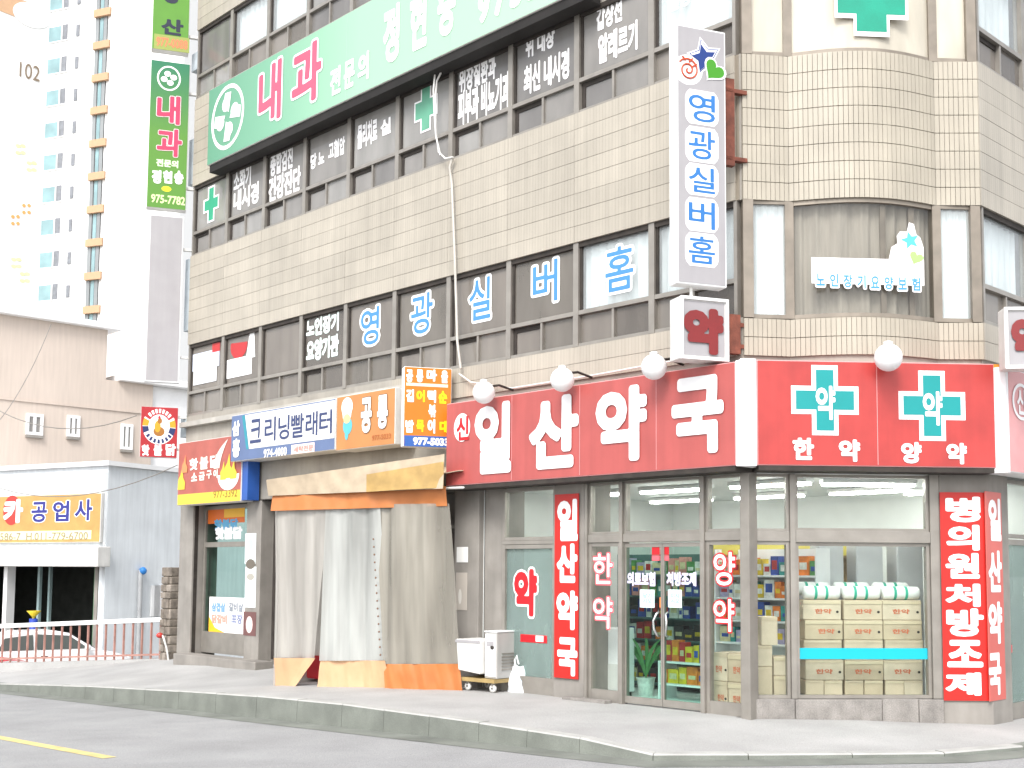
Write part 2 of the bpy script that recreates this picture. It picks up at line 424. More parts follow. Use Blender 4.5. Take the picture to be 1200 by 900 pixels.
for a, b in zip(ys[:-1], ys[1:]):
    ym.add([(a,-6.22,zr(a)+.004),(b,-6.22,zr(b)+.004),(b,-6.06,zr(b)+.004),(a,-6.06,zr(a)+.004)], [(0,1,2,3)])
mk('road_marking', ym, M_YEL, kind='structure')
M_KTOP = mat('kerb_top', (.40, .395, .375), .8, var=.15, scale=4, speck=.1)
kt = thing('kerb', None, None, Matrix.Identity(4), kind='structure')
far = MB()
def stone(mb, a, b, na, nb):
    P = []
    for (p, n_) in ((a, na), (b, nb)):
        x, y, z = p; zb = zr(x)-.05
        P += [(x+n_.x*.01, y+n_.y*.01, zb), (x, y, z-.012), (x-n_.x*.015, y-n_.y*.015, z+.004), (x-n_.x*.165, y-n_.y*.165, z+.004), (x-n_.x*.165, y-n_.y*.165, zb)]
    mb.add(P, [(0,5,6,1),(1,6,7,2),(2,7,8,3),(3,8,9,4),(4,3,2,1,0)[::-1],(5,6,7,8,9)[::-1]])
for i in range(len(K)-1):
    a, b = K[i], K[i+1]; L_ = (Vector(b)-Vector(a)).length; n_ = max(1, round(L_)); na, nb = kn(i), kn(i+1)
    near = -16.4 < a[0] and b[1] < 1
    for j in range(n_):
        t0, t1 = (j+.004)/n_, (j+1-.004)/n_
        q0, q1 = mid(a, b, t0), mid(a, b, t1); dz = random.uniform(-.003, .003) if near else 0
        q0 = (q0[0], q0[1], q0[2]+dz); q1 = (q1[0], q1[1], q1[2]+dz)
        m0 = na.lerp(nb, t0).normalized(); m1 = na.lerp(nb, t1).normalized()
        if near:
            mb = MB(); stone(mb, q0, q1, m0, m1); mb.m = [0, 1, 1, 0, 0, 0]; mk('kerb_stone', mb, [M_KERB, M_KTOP], kt)
        else: stone(far, q0, q1, m0, m1)
mk('kerb_run', far, M_KERB, kt, kind='stuff')

# ================================================================== CORNER BUILDING
BLD = thing('corner_building', 'beige tiled corner building with ribbon windows above shops', 'building', Matrix.Identity(4))
L0 = -14.16
Z2S, Z2H, Z3S, Z3H, Z4S, Z4H, ZT = 4.92, 6.42, 8.31, 9.81, 11.72, 13.22, 15.6
bay = [(0, 0), (.6, .05)] + [(.6+1.9*t, .05-.25*sin(pi*t)) for t in [i/14 for i in range(1, 14)]] + [(2.5, .05), (3.055, 0)]
bayw = [tuple((FB.o + FB.u*u - FB.n*(y+.035))[:2]) for u, y in bay]
wall = MB()
for z0, z1 in ((3.06, Z2S), (Z2H, Z3S), (Z3H, Z4S), (Z4H, ZT)):
    wall.box(L0, -.07, .03, 2.6, z0, z1)
    wall.vprism([(-.069, .06)] + bayw + [(1.915, 2.345), (1.915, 9), (-.069, 9)], z0, z1)
wall.box(L0, -.3, 2.61, 2.8, 3.06, ZT); wall.box(L0+.003, L0+.2, .16, 2.6, 3.06, ZT)
wall.box(-.3, -.08, 2.62, 9, 3.1, ZT); wall.box(-.07, 1.9, 8.9, 9.05, 3.1, ZT); wall.box(1.7, 1.9, 6.62, 8.89, Z2S, Z2H); wall.box(1.7, 1.9, 6.62, 8.89, Z3S, Z3H); wall.box(1.3, 1.91, 5.36, 9.04, -.2, 3.05)
wall.box(1.3, 1.9, 2.4, 8.88, Z4S, Z4H)
wall.box(L0-.02, -5.2, 2.9, 9, 0, 3.09); wall.box(L0-.02, -.3, 2.9, 9, 3.1, ZT-.01)
mk('wall', wall, M_WALL, BLD)
rf = MB().box(L0-.05, 0, 0, 9, ZT, ZT+.2); mk('roof', rf, M_CONC, BLD)
lg = MB().box(L0-.06, -5.75, -.1, .029, 4.68, 4.78); mk('ledge', lg, mat('weathered_ledge', (.40, .38, .345), .8, var=.2), BLD)
# long courses of tile on the street front and on the side street
panel = MB().box(.0015, 1.3985, 0, .034, .003, .2335).mesh('tile_panel', M_TILE)
for z0, rows_, ks in ((Z2H, 8, range(10)), (4.44, 2, range(5, 10)), (Z3H, 8, (0, 9)), (Z4H, 6, (0, 1, 2))):
    hh = (Z3S-Z2H)/8
    for k in ks:
        for r in range(rows_):
            dz = r*hh
            o = mk('tile_panel', panel, None, BLD, FA.M(-14.15+1.4*k, z0+dz, random.uniform(0, .003)))
for z0, rows_ in ((Z2H, 8), (4.44, 2), (Z3H, 3)):
    for k in range(3):
        for r in range(rows_):
            mk('tile_panel', panel, None, BLD, FC.M(.01+1.4*k, z0+r*(Z3S-Z2H)/8, random.uniform(0, .003)))
# narrow upright tiles round the bay
def plan_walk(step):
    out = []
    segs = [(bay[0], bay[1])], [(bay[i], bay[i+1]) for i in range(1, 15)], [(bay[15], bay[16])]
    for sg in segs:
        pts = [sg[0][0]] + [b for a, b in sg]; ln = [0]
        for a, b in sg: ln.append(ln[-1]+math.dist(a, b))
        n = round(ln[-1]/step)
        def at(s):
            for i in range(len(sg)):
                if s <= ln[i+1]+1e-9:
                    t = (s-ln[i])/(ln[i+1]-ln[i]); a, b = sg[i]; return Vector((a[0]+(b[0]-a[0])*t, a[1]+(b[1]-a[1])*t))
        out += [(at(ln[-1]*i/n), at(ln[-1]*(i+1)/n)) for i in range(n)]
    return out
tl = MB(); hh = (Z3S-Z2H)/8
for z0, rows_ in ((Z2H, 8), (4.44, 2), (Z3H, 2)):
    for a, b in plan_walk(.062):
        d = (b-a).normalized(); nn = Vector((-d.y, d.x))
        for r in range(rows_):
            j = random.uniform(0, .004); p, q = a+d*.0028-nn*j, b-d*.0028-nn*j
            pts = [p, q, q+nn*.05, p+nn*.05]; za, zb = z0+r*hh+.004, z0+(r+1)*hh-.005
            tl.add([(v.x, v.y, za) for v in pts]+[(v.x, v.y, zb) for v in pts], [(0,1,5,4),(1,2,6,5),(3,0,4,7),(4,5,6,7),(0,3,2,1)])
mk('tile_cladding', tl, M_TILEB, BLD, FB.M(), kind='stuff')
for z0, z1 in ((Z2H, Z3S), (4.44, Z2S), (Z3H, Z3H+.5)):
    gb = MB(); gb.add([(u, y+.032, z) for z in (z0+.001, z1-.003) for u, y in bay], [(i, i+1, i+18, i+17) for i in range(16)]); mk('tile_bed', gb, M_GROUT, BLD, FB.M())

for k, z0, z1, F in ((0, Z2H, Z3S, 'A'), (5, 4.44, Z2S, 'A')):
    mk('tile_bed', MB().box(-14.155+1.4*k, -.1, .024, .0285, z0+.002, z1-.003), M_GROUT, BLD, FA.M())

# ---- ribbon windows
wf = MB()
wf.box(0, .05, .02, .13, 0, 1.5); wf.box(1.35, 1.4, .02, .13, 0, 1.5)
wf.box(.05, 1.35, .03, .13, 0, .045); wf.box(.05, 1.35, .025, .13, .455, .515); wf.box(.675, .715, .035, .125, .045, .455)
HEAD_SH = MB().box(.05, 1.35, .03, .13, 1.43, 1.5).mesh('head_shade_bar', M_DARK); MULL_SH = MB().box(.0505, .092, .055, .1, .52, 1.429).mesh('mullion_shade_strip', M_DARK); GL = MB().box(.0505, .118, .085, .118, .046, .45).mesh('sash_gap_shade', M_DARK); GT = MB().box(.119, .675, .085, .118, .385, .45).mesh('sash_gap_shade', M_DARK)  # dark bars stand in for recess shade at head, mullion and sash gaps
WF = wf.mesh('window_frame', M_FRAME2)
PU = MB().box(.05, 1.35, .08, .086, .515, 1.45); PRt = MB().box(.715, 1.35, .075, .081, .045, .455); PL = MB().box(.118, .675, .1, .106, .045, .385)
PLf = MB().box(.05, .675, .088, .094, .045, .455)
panes = {}
for key, gs in (('2', G_FILM), ('3', G_FILM3), ('w', [G_WHITE]), ('c', [G_CLEAR])):
    panes[key] = [[q.mesh('pane', g) for g in gs] for q in (PU, PRt, PL, PLf)]
rw = random.Random(11)
cur = MB(); cur.grid(lambda a, b: (.06+a*1.28, .17+.02*sin(a*46)+.008*sin(a*101+1), .53+b*.9), 60, 2)
CUR = cur.mesh('curtain', M_CURT); CURB = [cur.mesh('curtain', M_BROWNC)]
for a0, a1, b0 in ((.06, .95, 0), (.4, 1.34, 0), (.06, 1.34, .35), (.06, .6, 0)):
    cq = MB(); cq.grid(lambda a, b: (a0+a*(a1-a0), .18+.02*sin(a*31+a0*9)+.008*sin(a*77+1), .53+(b0+b*(1-b0))*.9), 50, 2); CURB.append(cq.mesh('curtain', M_BROWNC if b0 == 0 else M_BEIGEC))
def ribbon_window(F, u, v, key, kd='c', open_=True):
    f = mk('window', WF, None, BLD, F.M(u, v))
    Mx = F.M(u, v); ps = panes[key]
    mk('pane', rw.choice(ps[0]), None, f, Mx); lo = panes['2' if key != '3' else '3']
    mk('pane', rw.choice(lo[1]), None, f, Mx); mk('pane', rw.choice(lo[2] if open_ else lo[3]), None, f, Mx)
    mk('head_shade_bar', HEAD_SH, None, f, Mx); mk('mullion_shade_strip', MULL_SH, None, f, Mx)
    if open_: mk('sash_gap_shade', GL, None, f, Mx); mk('sash_gap_shade', GT, None, f, Mx)
    if kd == 'w': mk('curtain', CUR, None, f, Mx)
    if kd == 'b': mk('curtain', rw.choice(CURB), None, f, Mx)
    return f
W2, W3 = [], []
for k in range(10):
    u = -14.14+1.4*k
    W2.append(ribbon_window(FA, u, Z2S, 'w' if k in (8, 9) else '2', 'w' if k in (8, 9) else 'b', k not in (0, 1, 2, 4, 8, 9)))
    W3.append(ribbon_window(FA, u, Z3S, '3' if k < 9 else 'w', 'b' if k < 9 else 'w', k != 9))
    if k < 5: ribbon_window(FA, u, Z4S, 'w' if k in (1, 2) else '3', 'w' if k in (1, 2) else 'b', False)
for k in range(3):
    ribbon_window(FC, .06+1.4*k, Z2S, 'w', 'w', k > 0); ribbon_window(FC, .06+1.4*k, Z3S, 'w', 'w')
# ---- corner windows round the bay
def strip(mb, pts, z0, z1, off, th=.006):
    P = [Vector((u, y+off)) for u, y in pts]; n = len(P)
    vs = [(p.x, p.y, z) for z in (z0, z1) for p in P]
    mb.add(vs, [(i, i+1, n+i+1, n+i) for i in range(n-1)], 0, True); return mb
def corner_storey(z0, z1, wc, bc, bglass):
    h = z1-z0
    fr = MB()
    for u, y, ww in ((0, 0, .13), (.545, .046, .11), (2.445, .046, .11), (2.93, .01, .125)):
        fr.box(u, u+ww, y+.0, y+.13, z0, z1)
    M0 = FB.M()
    for a, b in ((.13, .545), (2.555, 2.93)):
        fr.box(a, b, .05, .12, z0, z0+.05); fr.box(a, b, .05, .12, z1-.04, z1)
    arc = [(u, y) for u, y in bay[1:16]]
    for za, zb in ((z0, z0+.05), (z1-.05, z1)):
        n = len(arc); vs = [(u, y+o, z) for o in (.03, .1) for z in (za, zb) for u, y in arc]
        fr.add(vs, [(i, i+1, n+i+1, n+i) for i in range(n-1)]+[(n+i, n+i+1, 3*n+i+1, 3*n+i) for i in range(n-1)]+[(2*n+i+1, 2*n+i, i, i+1) for i in range(n-1)])
    f = mk('corner_window', fr, M_FRAME, BLD, M0)
    for a, b, t in ((.13, .545, 0), (2.555, 2.93, 1)):
        mk('pane', MB().box(a, b, .075, .081, z0+.05, z1-.04), G_WHITE if wc is M_CURT else G_BEIGE, f, M0)
        c = MB(); c.grid(lambda p, q: (a+(b-a)*p, .17+.022*sin(p*23+q)+.012*sin(p*60), z0+.02+(z1-z0-.05)*q), 40, 6); mk('curtain', c, wc, f, M0)
    mk('pane', strip(MB(), arc, z0+.05, z1-.05, .06), bglass, f, M0)
    c = MB(); n = 90
    def fn(p, q):
        u = .62+1.86*p; t = (u-.6)/1.9
        return (u, .05-.25*sin(pi*t)+.17+(.022*sin(p*52+sin(p*9)*2)+.01*sin(p*131)) , z0+.02+(z1-z0-.04)*q)
    c.grid(fn, n, 2); mk('curtain', c, bc, f, M0)
    if bc is M_BROWNC:
        for u in (1.72, 2.12):
            t = (u-.6)/1.9; yy = .05-.25*sin(pi*t)
            mk('mullion', MB().box(u, u+.07, yy+.11, yy+.14, z0+.05, z1-.05), M_FRAME, f, M0)
    return f
CW2 = corner_storey(Z2S, Z2H, M_CURT, M_BROWNC, glass('bay_glass', (.8, .8, .78), .12, (.3, .28, .25)))
CW3 = corner_storey(Z3S, Z3H, M_BEIGEC, M_BEIGEC, G_BEIGE)

# ---- ground floor masonry
pil = [(-14.2, -13.66, -.02), (-11.62, -11.1, 0), (-5.5, -4.93, 0), (-3.33, -2.74, 0)]
for a, b, y in pil:
    mk('pillar', MB().box(a, b, y, .55, -.1, 3.055), M_CONC, BLD, bevel=.01)
mk('pillar', MB().box(-4.925, -4.45, .1, .5, -.1, 3.05), M_CONC, BLD, bevel=.01)
mk('pillar', MB().box(-11.095, -10.5, .28, .55, -.1, 3.05), M_CONC, BLD)
# skewed column between the corner window and the side street
u3 = FB.px(1103, 700)[0]
P3 = FB.P(u3, 0); C1 = Vector((1.97, 2.31, 0)); C2 = Vector((1.97, 2.86, 0)); C3 = P3 - FB.n*.5
mk('corner_column', MB().vprism([tuple(q[:2]) for q in (P3, C1, C2, C3)], -.2, 3.05), M_CONC, BLD, bevel=.012)
# ceiling soffit band over the shops
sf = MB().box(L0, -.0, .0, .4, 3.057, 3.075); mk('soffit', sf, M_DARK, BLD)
# shop interior shell
SI = MB()
fl = [(-4.9, .12), (-.02, .12), (1.85, 2.3), (1.85, 8.5), (-4.9, 8.5)]
SI.vprism(fl, -.12, .02); SI.vprism(fl, 2.98, 3.05)
SI.box(-5, -4.9, .1, 5, 0.02, 2.98); SI.box(-4.9, 1.85, 4.6, 4.8, .02, 2.98)
mk('shop_interior', SI, mat('shop_plaster', (.66, .68, .66), .8, var=.05), BLD)

# ================================================================== SHOPFRONTS
def bar(F, parts, name='frame', m=M_FRAME2):
    mb = MB()
    for p in parts: mb.box(*p)
    return mk(name, mb, m, BLD, F.M(), bevel=.004)
def shop_window(F, u0, u1, z0, z1, g, fw=.05, y=.08, bottom=None, name='shop_window'):
    mb = MB()
    mb.box(u0, u0+fw, y-.04, y+.05, z0, z1); mb.box(u1-fw, u1, y-.04, y+.05, z0, z1)
    b = bottom or fw
    mb.box(u0+fw, u1-fw, y-.035, y+.045, z0, z0+b); mb.box(u0+fw, u1-fw, y-.035, y+.045, z1-fw, z1)
    f = mk(name, mb, M_FRAME2, BLD, F.M())
    mk('pane', MB().box(u0+fw, u1-fw, y, y+.008, z0+b, z1-fw), g, f, F.M())
    return f
ZTR = 2.2
# narrow window with the red sticker, left of the banner pillar
wL = shop_window(FA, -4.445, -3.335, .0, 2.14, G_FROST, .06, bottom=.24)
shop_window(FA, -4.445, -3.335, 2.2, 2.97, G_CLEAR, .05)
bar(FA, [(-4.445, -3.335, .035, .14, 2.143, 2.197)], 'transom')
# entrance group
bar(FA, [(-2.735, -2.69, .0, .16, 0, 2.97)], 'post'); bar(FA, [(-2.10, -2.045, .0, .16, 0, 2.97)], 'post')
bar(FA, [(-.735, -.67, .0, .16, 0, 2.97)], 'post'); bar(FA, [(-.09, .045, -.03, .14, -.1, 3.05)], 'post')
bar(FA, [(-2.69, -2.10, .02, .15, 2.15, 2.26), (-2.045, -.735, .02, .15, 2.15, 2.26), (-.67, -.09, .02, .15, 2.15, 2.26)], 'transom')
for a, b in ((-2.69, -2.10), (-2.045, -.735), (-.67, -.09)): shop_window(FA, a+.002, b-.002, 2.262, 2.97, G_CLEAR, .035)
wHan = shop_window(FA, -2.688, -2.102, .0, 2.148, G_CLEAR, .05, bottom=.16)
wYang = shop_window(FA, -.668, -.092, .0, 2.148, G_CLEAR, .05, bottom=.16)
def door_leaf(u0, u1, hx):
    mb = MB(); y = .075
    mb.box(u0, u0+.022, y-.02, y+.03, .02, 2.13); mb.box(u1-.022, u1, y-.02, y+.03, .02, 2.13)
    mb.box(u0+.022, u1-.022, y-.018, y+.028, .02, .11); mb.box(u0+.022, u1-.022, y-.018, y+.028, 2.08, 2.13)
    d = mk('door', mb, M_FRAME2, BLD, FA.M())
    mk('pane', MB().box(u0+.022, u1-.022, y, y+.01, .11, 2.08), G_GREEN, d, FA.M())
    h = MB(); s = 1 if hx < (u0+u1)/2 else -1
    h.tube([(hx+s*.0, y, .92), (hx-s*.005, y-.05, .94), (hx+s*.03, y-.07, 1.02), (hx+s*.035, y-.07, 1.12), (hx, y-.05, 1.21), (hx, y, 1.23)], .016, 8)
    mk('handle', h, M_CHROME, d, FA.M()); return d
dm = (-2.04-.74)/2
dl = door_leaf(-2.04, dm-.004, dm-.075); dr = door_leaf(dm+.004, -.74, dm+.075)
bar(FA, [(-2.69, -.09, .0, .2, -.05, .0)], 'threshold', M_STONE)
# corner window
uE = FB.px(1092, 700)[0]; uM0, uM1 = FB.px(927, 700)[0], FB.px(933.5, 700)[0]
zp = FB.px(1010, 819)[1]
bar(FB, [(uM0, uM1, .0, .15, zp, 2.97)], 'post'); bar(FB, [(uE, u3-.002, .0, .2, zp, 3.05)], 'post')
bar(FB, [(.07, uM0-.002, .02, .14, 2.14, 2.26), (uM1+.002, uE-.002, .0, .14, 2.13, 2.27)], 'transom')
wB1 = shop_window(FB, .07, uM0-.003, zp, 2.137, G_CLEAR, .04); wB2 = shop_window(FB, uM1+.003, uE-.003, zp, 2.127, G_CLEAR, .04)
shop_window(FB, .07, uM0-.003, 2.262, 2.97, G_CLEAR, .035); shop_window(FB, uM1+.003, uE-.003, 2.272, 2.97, G_CLEAR, .035)
ps = [.06, uM0+.03, FB.px(1033, 830)[0], FB.px(1076, 830)[0], u3-.004]
for i in range(4):
    mk('plinth_stone', MB().box(ps[i]+.003, ps[i+1]-.003, -.03-.006*(i % 2), .3, -.2, zp-.004*(i % 2)-.002), M_STONE, BLD, FB.M(), bevel=.008)
# side street glazing
shop_window(FC, .56, 1.5, -.08, 2.2, G_FROST, .07, bottom=.2); shop_window(FC, .56, 1.5, 2.22, 2.97, G_CLEAR, .05)
wC = shop_window(FC, 1.52, 3.0, -.08, 2.97, G_CLEAR, .07, bottom=.2)
# stickers on the pharmacy glass: red syllables edged in white
M_SRED = ink('c81420'); M_SWHT = ink('f4f2f2'); M_SPNK = ink('e0606a')
def sticker(win, F, d, items, fill, edge, off=.05, ooff=.11):
    for ch, rc in items:
        u0, u1, v0, v1 = pxrect(F, *rc, d)
        mb = MB(); put_text(mb, ch, u0, u1, v0, v1, 0, ooff, 1, ooff); put_text(mb, ch, u0, u1, v0, v1, -.003, off, 0, ooff)
        mk('lettering', mb, [fill, edge], win, F.M(0, 0, d))
sticker(wL, FA, -.075, [('약', (601, 664, 631, 725))], M_SRED, M_SWHT, .055, .105)
sticker(wHan, FA, -.075, [('한', (694, 647, 719, 686)), ('약', (694, 698, 719, 738))], M_SWHT, M_SPNK, .01, .055)
sticker(wYang, FA, -.075, [('양', (835, 645, 863, 688)), ('약', (835, 700, 862, 742))], M_SWHT, M_SRED, .015, .06)
def decal(win, F, d, rc, ink_, name='sticker', y=0, ):
    u0, u1, v0, v1 = pxrect(F, *rc, d)
    return mk(name, MB().box(u0, u1, y-.002, y, v0, v1), ink_, win, F.M(0, 0, d))
decal(wL, FA, -.074, (610, 744, 641, 753), M_SRED); decal(wL, FA, -.074, (628, 745, 637, 752), M_SWHT, y=-.0035)
decal(dl, FA, -.073, (764, 640, 773, 650), M_SRED); decal(dr, FA, -.073, (774, 640, 784, 650), M_SRED)
decal(dl, FA, -.073, (764, 651, 773, 657), M_SPNK); decal(dr, FA, -.073, (774, 651, 784, 657), M_SPNK)
def words(win, F, d, body, rc, ink_, off=.03):
    u0, u1, v0, v1 = pxrect(F, *rc, d)
    mk('lettering', put_text(MB(), body, u0, u1, v0, v1, 0, off), ink_, win, F.M(0, 0, d))
M_LAV = ink('cfcbe6')
words(dl, FA, -.072, '의료보험', (735, 670, 768, 687), M_LAV, .06); words(dr, FA, -.072, '처방조제', (781, 670, 816, 687), M_LAV, .06)
decal(dl, FA, -.072, (750, 691, 767, 712), ink('dff6f6'), 'notice'); decal(dr, FA, -.072, (783, 691, 799, 712), ink('dff6f6'), 'notice')
words(dl, FA, -.066, '당기\n시오', (753, 695, 764, 707), ink('7fa8ae'), .02); words(dr, FA, -.066, '미시\n시오', (786, 695, 796, 707), ink('7fa8ae'), .02)
decal(dr, FA, -.070, (773, 700, 778, 712), ink('f08040'))
decal(wB2, FB, -.068, (934, 759.5, 1094, 772.5), mat('cyan_tape', (.0, .40, .50), .4, var=.03), 'tape')
decal(wC, FC, -.07, (1177, 756, 1186, 765), M_SRED)

# ================================================================== INSIDE THE PHARMACY
M_TUBE = mat('lit_tube', (1, .98, .94), .4, var=0, emit=15)
lamp0 = None
for i, (x, y, rz) in enumerate([(-3.7, 1.2, 0), (-2.1, 1.2, 0), (-.5, 1.2, 0), (-3.6, 3.2, 0), (-1.9, 3.2, 0), (-.2, 3.2, 0), (.55, 1.9, 49), (.6, 3.9, 0)]):
    Mx = Matrix.Translation((x, y, 2.9)) @ Matrix.Rotation(R_(rz), 4, 'Z')
    lab = 'fluorescent ceiling light in the pharmacy, ' + ['front row at the red sticker window', 'front row above the double door', 'front row above the right door pane', 'back row deepest left', 'back row behind the double door', 'back row beside the corner post', 'angled behind the corner window', 'at the back behind the corner window'][i]
    if lamp0 is None:
        lamp0 = thing('ceiling_light', lab, 'ceiling light', Mx, 'ceiling lights in the pharmacy')
        mk('housing', MB().box(-.62, .62, -.09, .09, .02, .07), M_WHITE, lamp0)
        for s in (-1, 1): mk('tube', MB().tube([(-.6, .05*s, 0), (.6, .05*s, 0)], .016, 8), M_TUBE, lamp0)
    else: copy_tree(lamp0, Mx, lab)

M_CART = mat('cardboard', (.56,.455,.325), .8, var=.1, scale=5); M_CARTS = [M_CART, mat('cardboard_brown', (.50, .40, .275), .8, var=.14, scale=4), mat('cardboard_pale', (.60, .50, .37), .8, var=.12, scale=6)]; M_CARTP = ink('c46a48'); M_TAPE = mat('parcel_tape', (.6, .5, .34), .35, var=.05)
def carton(F, u0, u1, y0, y1, z0, z1, label, group, text=None, row=0):
    w_, h_, d_ = u1-u0, z1-z0, y1-y0
    t = thing('carton', label, 'carton', F.M((u0+u1)/2, z0, -(y0+y1)/2) @ Matrix.Rotation(random.uniform(-.025, .025), 4, 'Z'), group)
    mk('body', MB().box(-w_/2, w_/2, -d_/2, d_/2, 0, h_), random.choice(M_CARTS), t, bevel=.008)
    mk('flap', MB().box(-w_/2+.004, w_/2-.004, -d_/2-.006, -d_/2+.002, h_*.86, h_-.004), M_CART, t)
    if text:
        px_ = random.uniform(-.06, .1)*w_; mk('print', put_text(MB(), text, px_-w_*.22, px_+w_*.22, h_*.3, h_*.55, -d_/2-.0035, .03), M_CARTP, t)
        mk('grip_hole', flat(MB(), ellipse(w_*.40, h_*.4, .018, .016, 12), -d_/2-.003), M_DARK, t)
    if random.random() < .6: mk('tape', MB().box(-w_/2+.002, w_/2-.002, -d_/2-.0075, -d_/2-.0055, h_*.80, h_*.93), M_TAPE, t)
    return t
dB = -.34
cols = [(943, 988), (989, 1035), (1036, 1082)]; cn = ['left', 'middle', 'right']
ztop = FB.px(1010, 703, dB)[1]; zmid = FB.px(1010, 797, dB)[1]; z_ = zp+.01
for c, (xa, xb) in enumerate(cols):
    ua, ub = FB.px(xa, 750, dB)[0], FB.px(xb, 750, dB)[0]
    for r in range(4):
        za = zmid+(ztop-zmid)*r/4; zb = zmid+(ztop-zmid)*(r+1)/4
        j = random.uniform(-.012, .012)
        carton(FB, ua+.004+j, ub-.004+j, .34+abs(j), .74, za, zb-.003, f"{['lowest','second lowest','second highest','topmost'][r]} wide carton in the {cn[c]} stack behind the corner window", 'cartons stacked behind the corner window', '한약')
    um = (ua+ub)/2
    for k, (a, b) in enumerate(((ua+.01, um-.004), (um+.004, ub-.01))):
        carton(FB, a, b, .35, .7, z_, zmid-.004, f"small brown carton at the floor under the {cn[c]} stack, {'left' if k == 0 else 'right'} one of its pair", 'small cartons under the stacks')
mk('platform', MB().box(uM1, u3-.05, .28, 1.3, .02, z_), M_STONE, BLD, FB.M())
M_ROLL = mat('wrapped_paper', (.8, .81, .79), .4, var=.08, scale=14); M_GBAND = ink('2fa58a')
roll0 = None
def roll(F, ua, ub, y, z, r, label):
    global roll0
    h = (ub-ua)/2; Mx = F.M((ua+ub)/2, z, -y)
    t = thing('paper_roll_pack', label, 'roll pack', Mx, 'wrapped rolls on the cartons')
    pr = [(1e-3, -h), (r*.7, -h*.99), (r*.97, -h*.9), (r, -h*.5), (r*.98, 0), (r, h*.5), (r*.96, h*.9), (r*.7, h*.99), (1e-3, h)]
    mb = MB()
    for i in range(1): mb.lathe([(a, b) for a, b in pr], (0, 0, 0), 16)
    mb.v = [(v[2], v[1], v[0]+r) for v in mb.v]; mk('wrapper', mb, M_ROLL, t)
    for s in (-.45, .15):
        b = MB().lathe([(r*1.015, h*s), (r*1.02, h*s+.035)], (0, 0, 0), 16); b.v = [(v[2], v[1], v[0]+r) for v in b.v]; mk('band', b, M_GBAND, t)
for c, (xa, xb) in enumerate(cols):
    ua, ub = FB.px(xa, 690, dB)[0], FB.px(xb, 690, dB)[0]
    roll(FB, ua+.01, ub-.015, .45, ztop, .085, f'white wrapped roll pack with green bands on the {cn[c]} carton stack, in front')
    roll(FB, ua-.05, ub-.09, .63, ztop+.05, .085, f'white wrapped roll pack lying behind the front one on the {cn[c]} carton stack')
# grey cabinets and wooden shelf deeper in
M_CAB = mat('grey_cabinet', (.55, .56, .57), .5, var=.06)
for i, (xa, xb) in enumerate(((960, 989), (1004, 1035), (1052, 1082))):
    ua, ub = FB.px(xa, 690, -1.0)[0], FB.px(xb, 690, -1.0)[0]
    t = thing('tall_cabinet', f"{['left','middle','right'][i]} one of three pale grey tall cabinets behind the stacked cartons", 'cabinet', FB.M((ua+ub)/2, .02, -1.2), 'grey cabinets behind the cartons')
    mk('body', MB().box(-(ub-ua)/2, (ub-ua)/2, -.2, .2, 0, 2.2), M_CAB, t, bevel=.008)
    mk('door', MB().box(-(ub-ua)/2+.012, (ub-ua)/2-.012, -.215, -.202, .06, 2.16), M_CAB, t)
M_WOOD = mat('shelf_wood', (.36, .26, .13), .6, var=.25, scale=3, stretch=(1, 1, 8))
sh = thing('wall_shelving', 'wooden shelving with olive boards behind the grey cabinets', 'shelving', FB.M(1.1, .02, -1.9))
mk('back_panel', MB().box(-1.1, 1.1, .3, .33, 0, 2.1), M_WOOD, sh)
for z in (.4, .8, 1.2, 1.6, 1.95): mk('shelf_board', MB().box(-1.1, 1.1, 0, .3, z, z+.03), M_WOOD, sh)
mk('header_board', MB().box(-1.1, 1.1, -.02, .0, 1.98, 2.12), ink('d8c860'), sh)
# shelves behind the double door
PAL = {'yellow': 'd8b828', 'orange': 'e07a28', 'red': 'b82a2a', 'blue': '2c4a9c', 'teal': '2f8c86', 'white': 'dcdcd6', 'pink': 'd89088', 'green': '4f8a4c', 'dark': '2c3030', 'cream': 'd0c49a', 'lilac': 'a8a0c0'}
MPAL = {k: mat('package_'+k, v, .45, var=.3, scale=14) for k, v in PAL.items()}
def goods(Mt, x0, x1, z, y, hs, pal, where, grp, dense=.97, dpt=.14):
    x = x0
    while x < x1-.04:
        ww = random.uniform(.07, .19); 
        if x+ww > x1: ww = x1-x
        if random.random() < dense:
            c = random.choice(pal); h = random.uniform(*hs)
            c2 = random.choice([q for q in ('white', 'yellow', 'red', 'blue', 'cream') if q != c])
            t = thing('medicine_package', f'{c} package with {c2} label {where}', 'package', Mt @ Matrix.Translation((x+ww/2, y, z)) @ Matrix.Rotation(random.uniform(-.06, .06), 4, 'Z'), grp)
            mb = MB().box(-ww/2+.004, ww/2-.004, -dpt/2, dpt/2, 0, h)
            mk('box', mb, MPAL[c], t)
            mk('front_label', MB().box(-ww*.32, ww*.32, -dpt/2-.003, -dpt/2-.0005, h*.3, h*random.uniform(.5, .8)), MPAL[c2], t)
        x += ww+.004
def shelf_unit(name, label, F, ua, ub, d, levels, dpt=.34, m=M_WHITE, back=True, top=2.0):
    Mx = F.M((ua+ub)/2, .02, d); h = (ub-ua)/2
    t = thing(name, label, 'shelf', Mx)
    if back: mk('back_panel', MB().box(-h, h, dpt-.02, dpt, 0, top), m, t)
    for s in (-1, 1): mk('side_panel', MB().box(s*h-.012, s*h+.012, 0, dpt-.021, 0, top), m, t)
    for z in levels: mk('shelf_board', MB().box(-h+.013, h-.013, 0.003, dpt-.022, z-.025, z), m, t)
    return t, Mx, h
M_TEALW = mat('teal_shelf', (.07,.15,.14), .4, var=.1)
ua, ub = FA.px(724, 720, -1.7)[0], FA.px(832, 720, -1.7)[0]
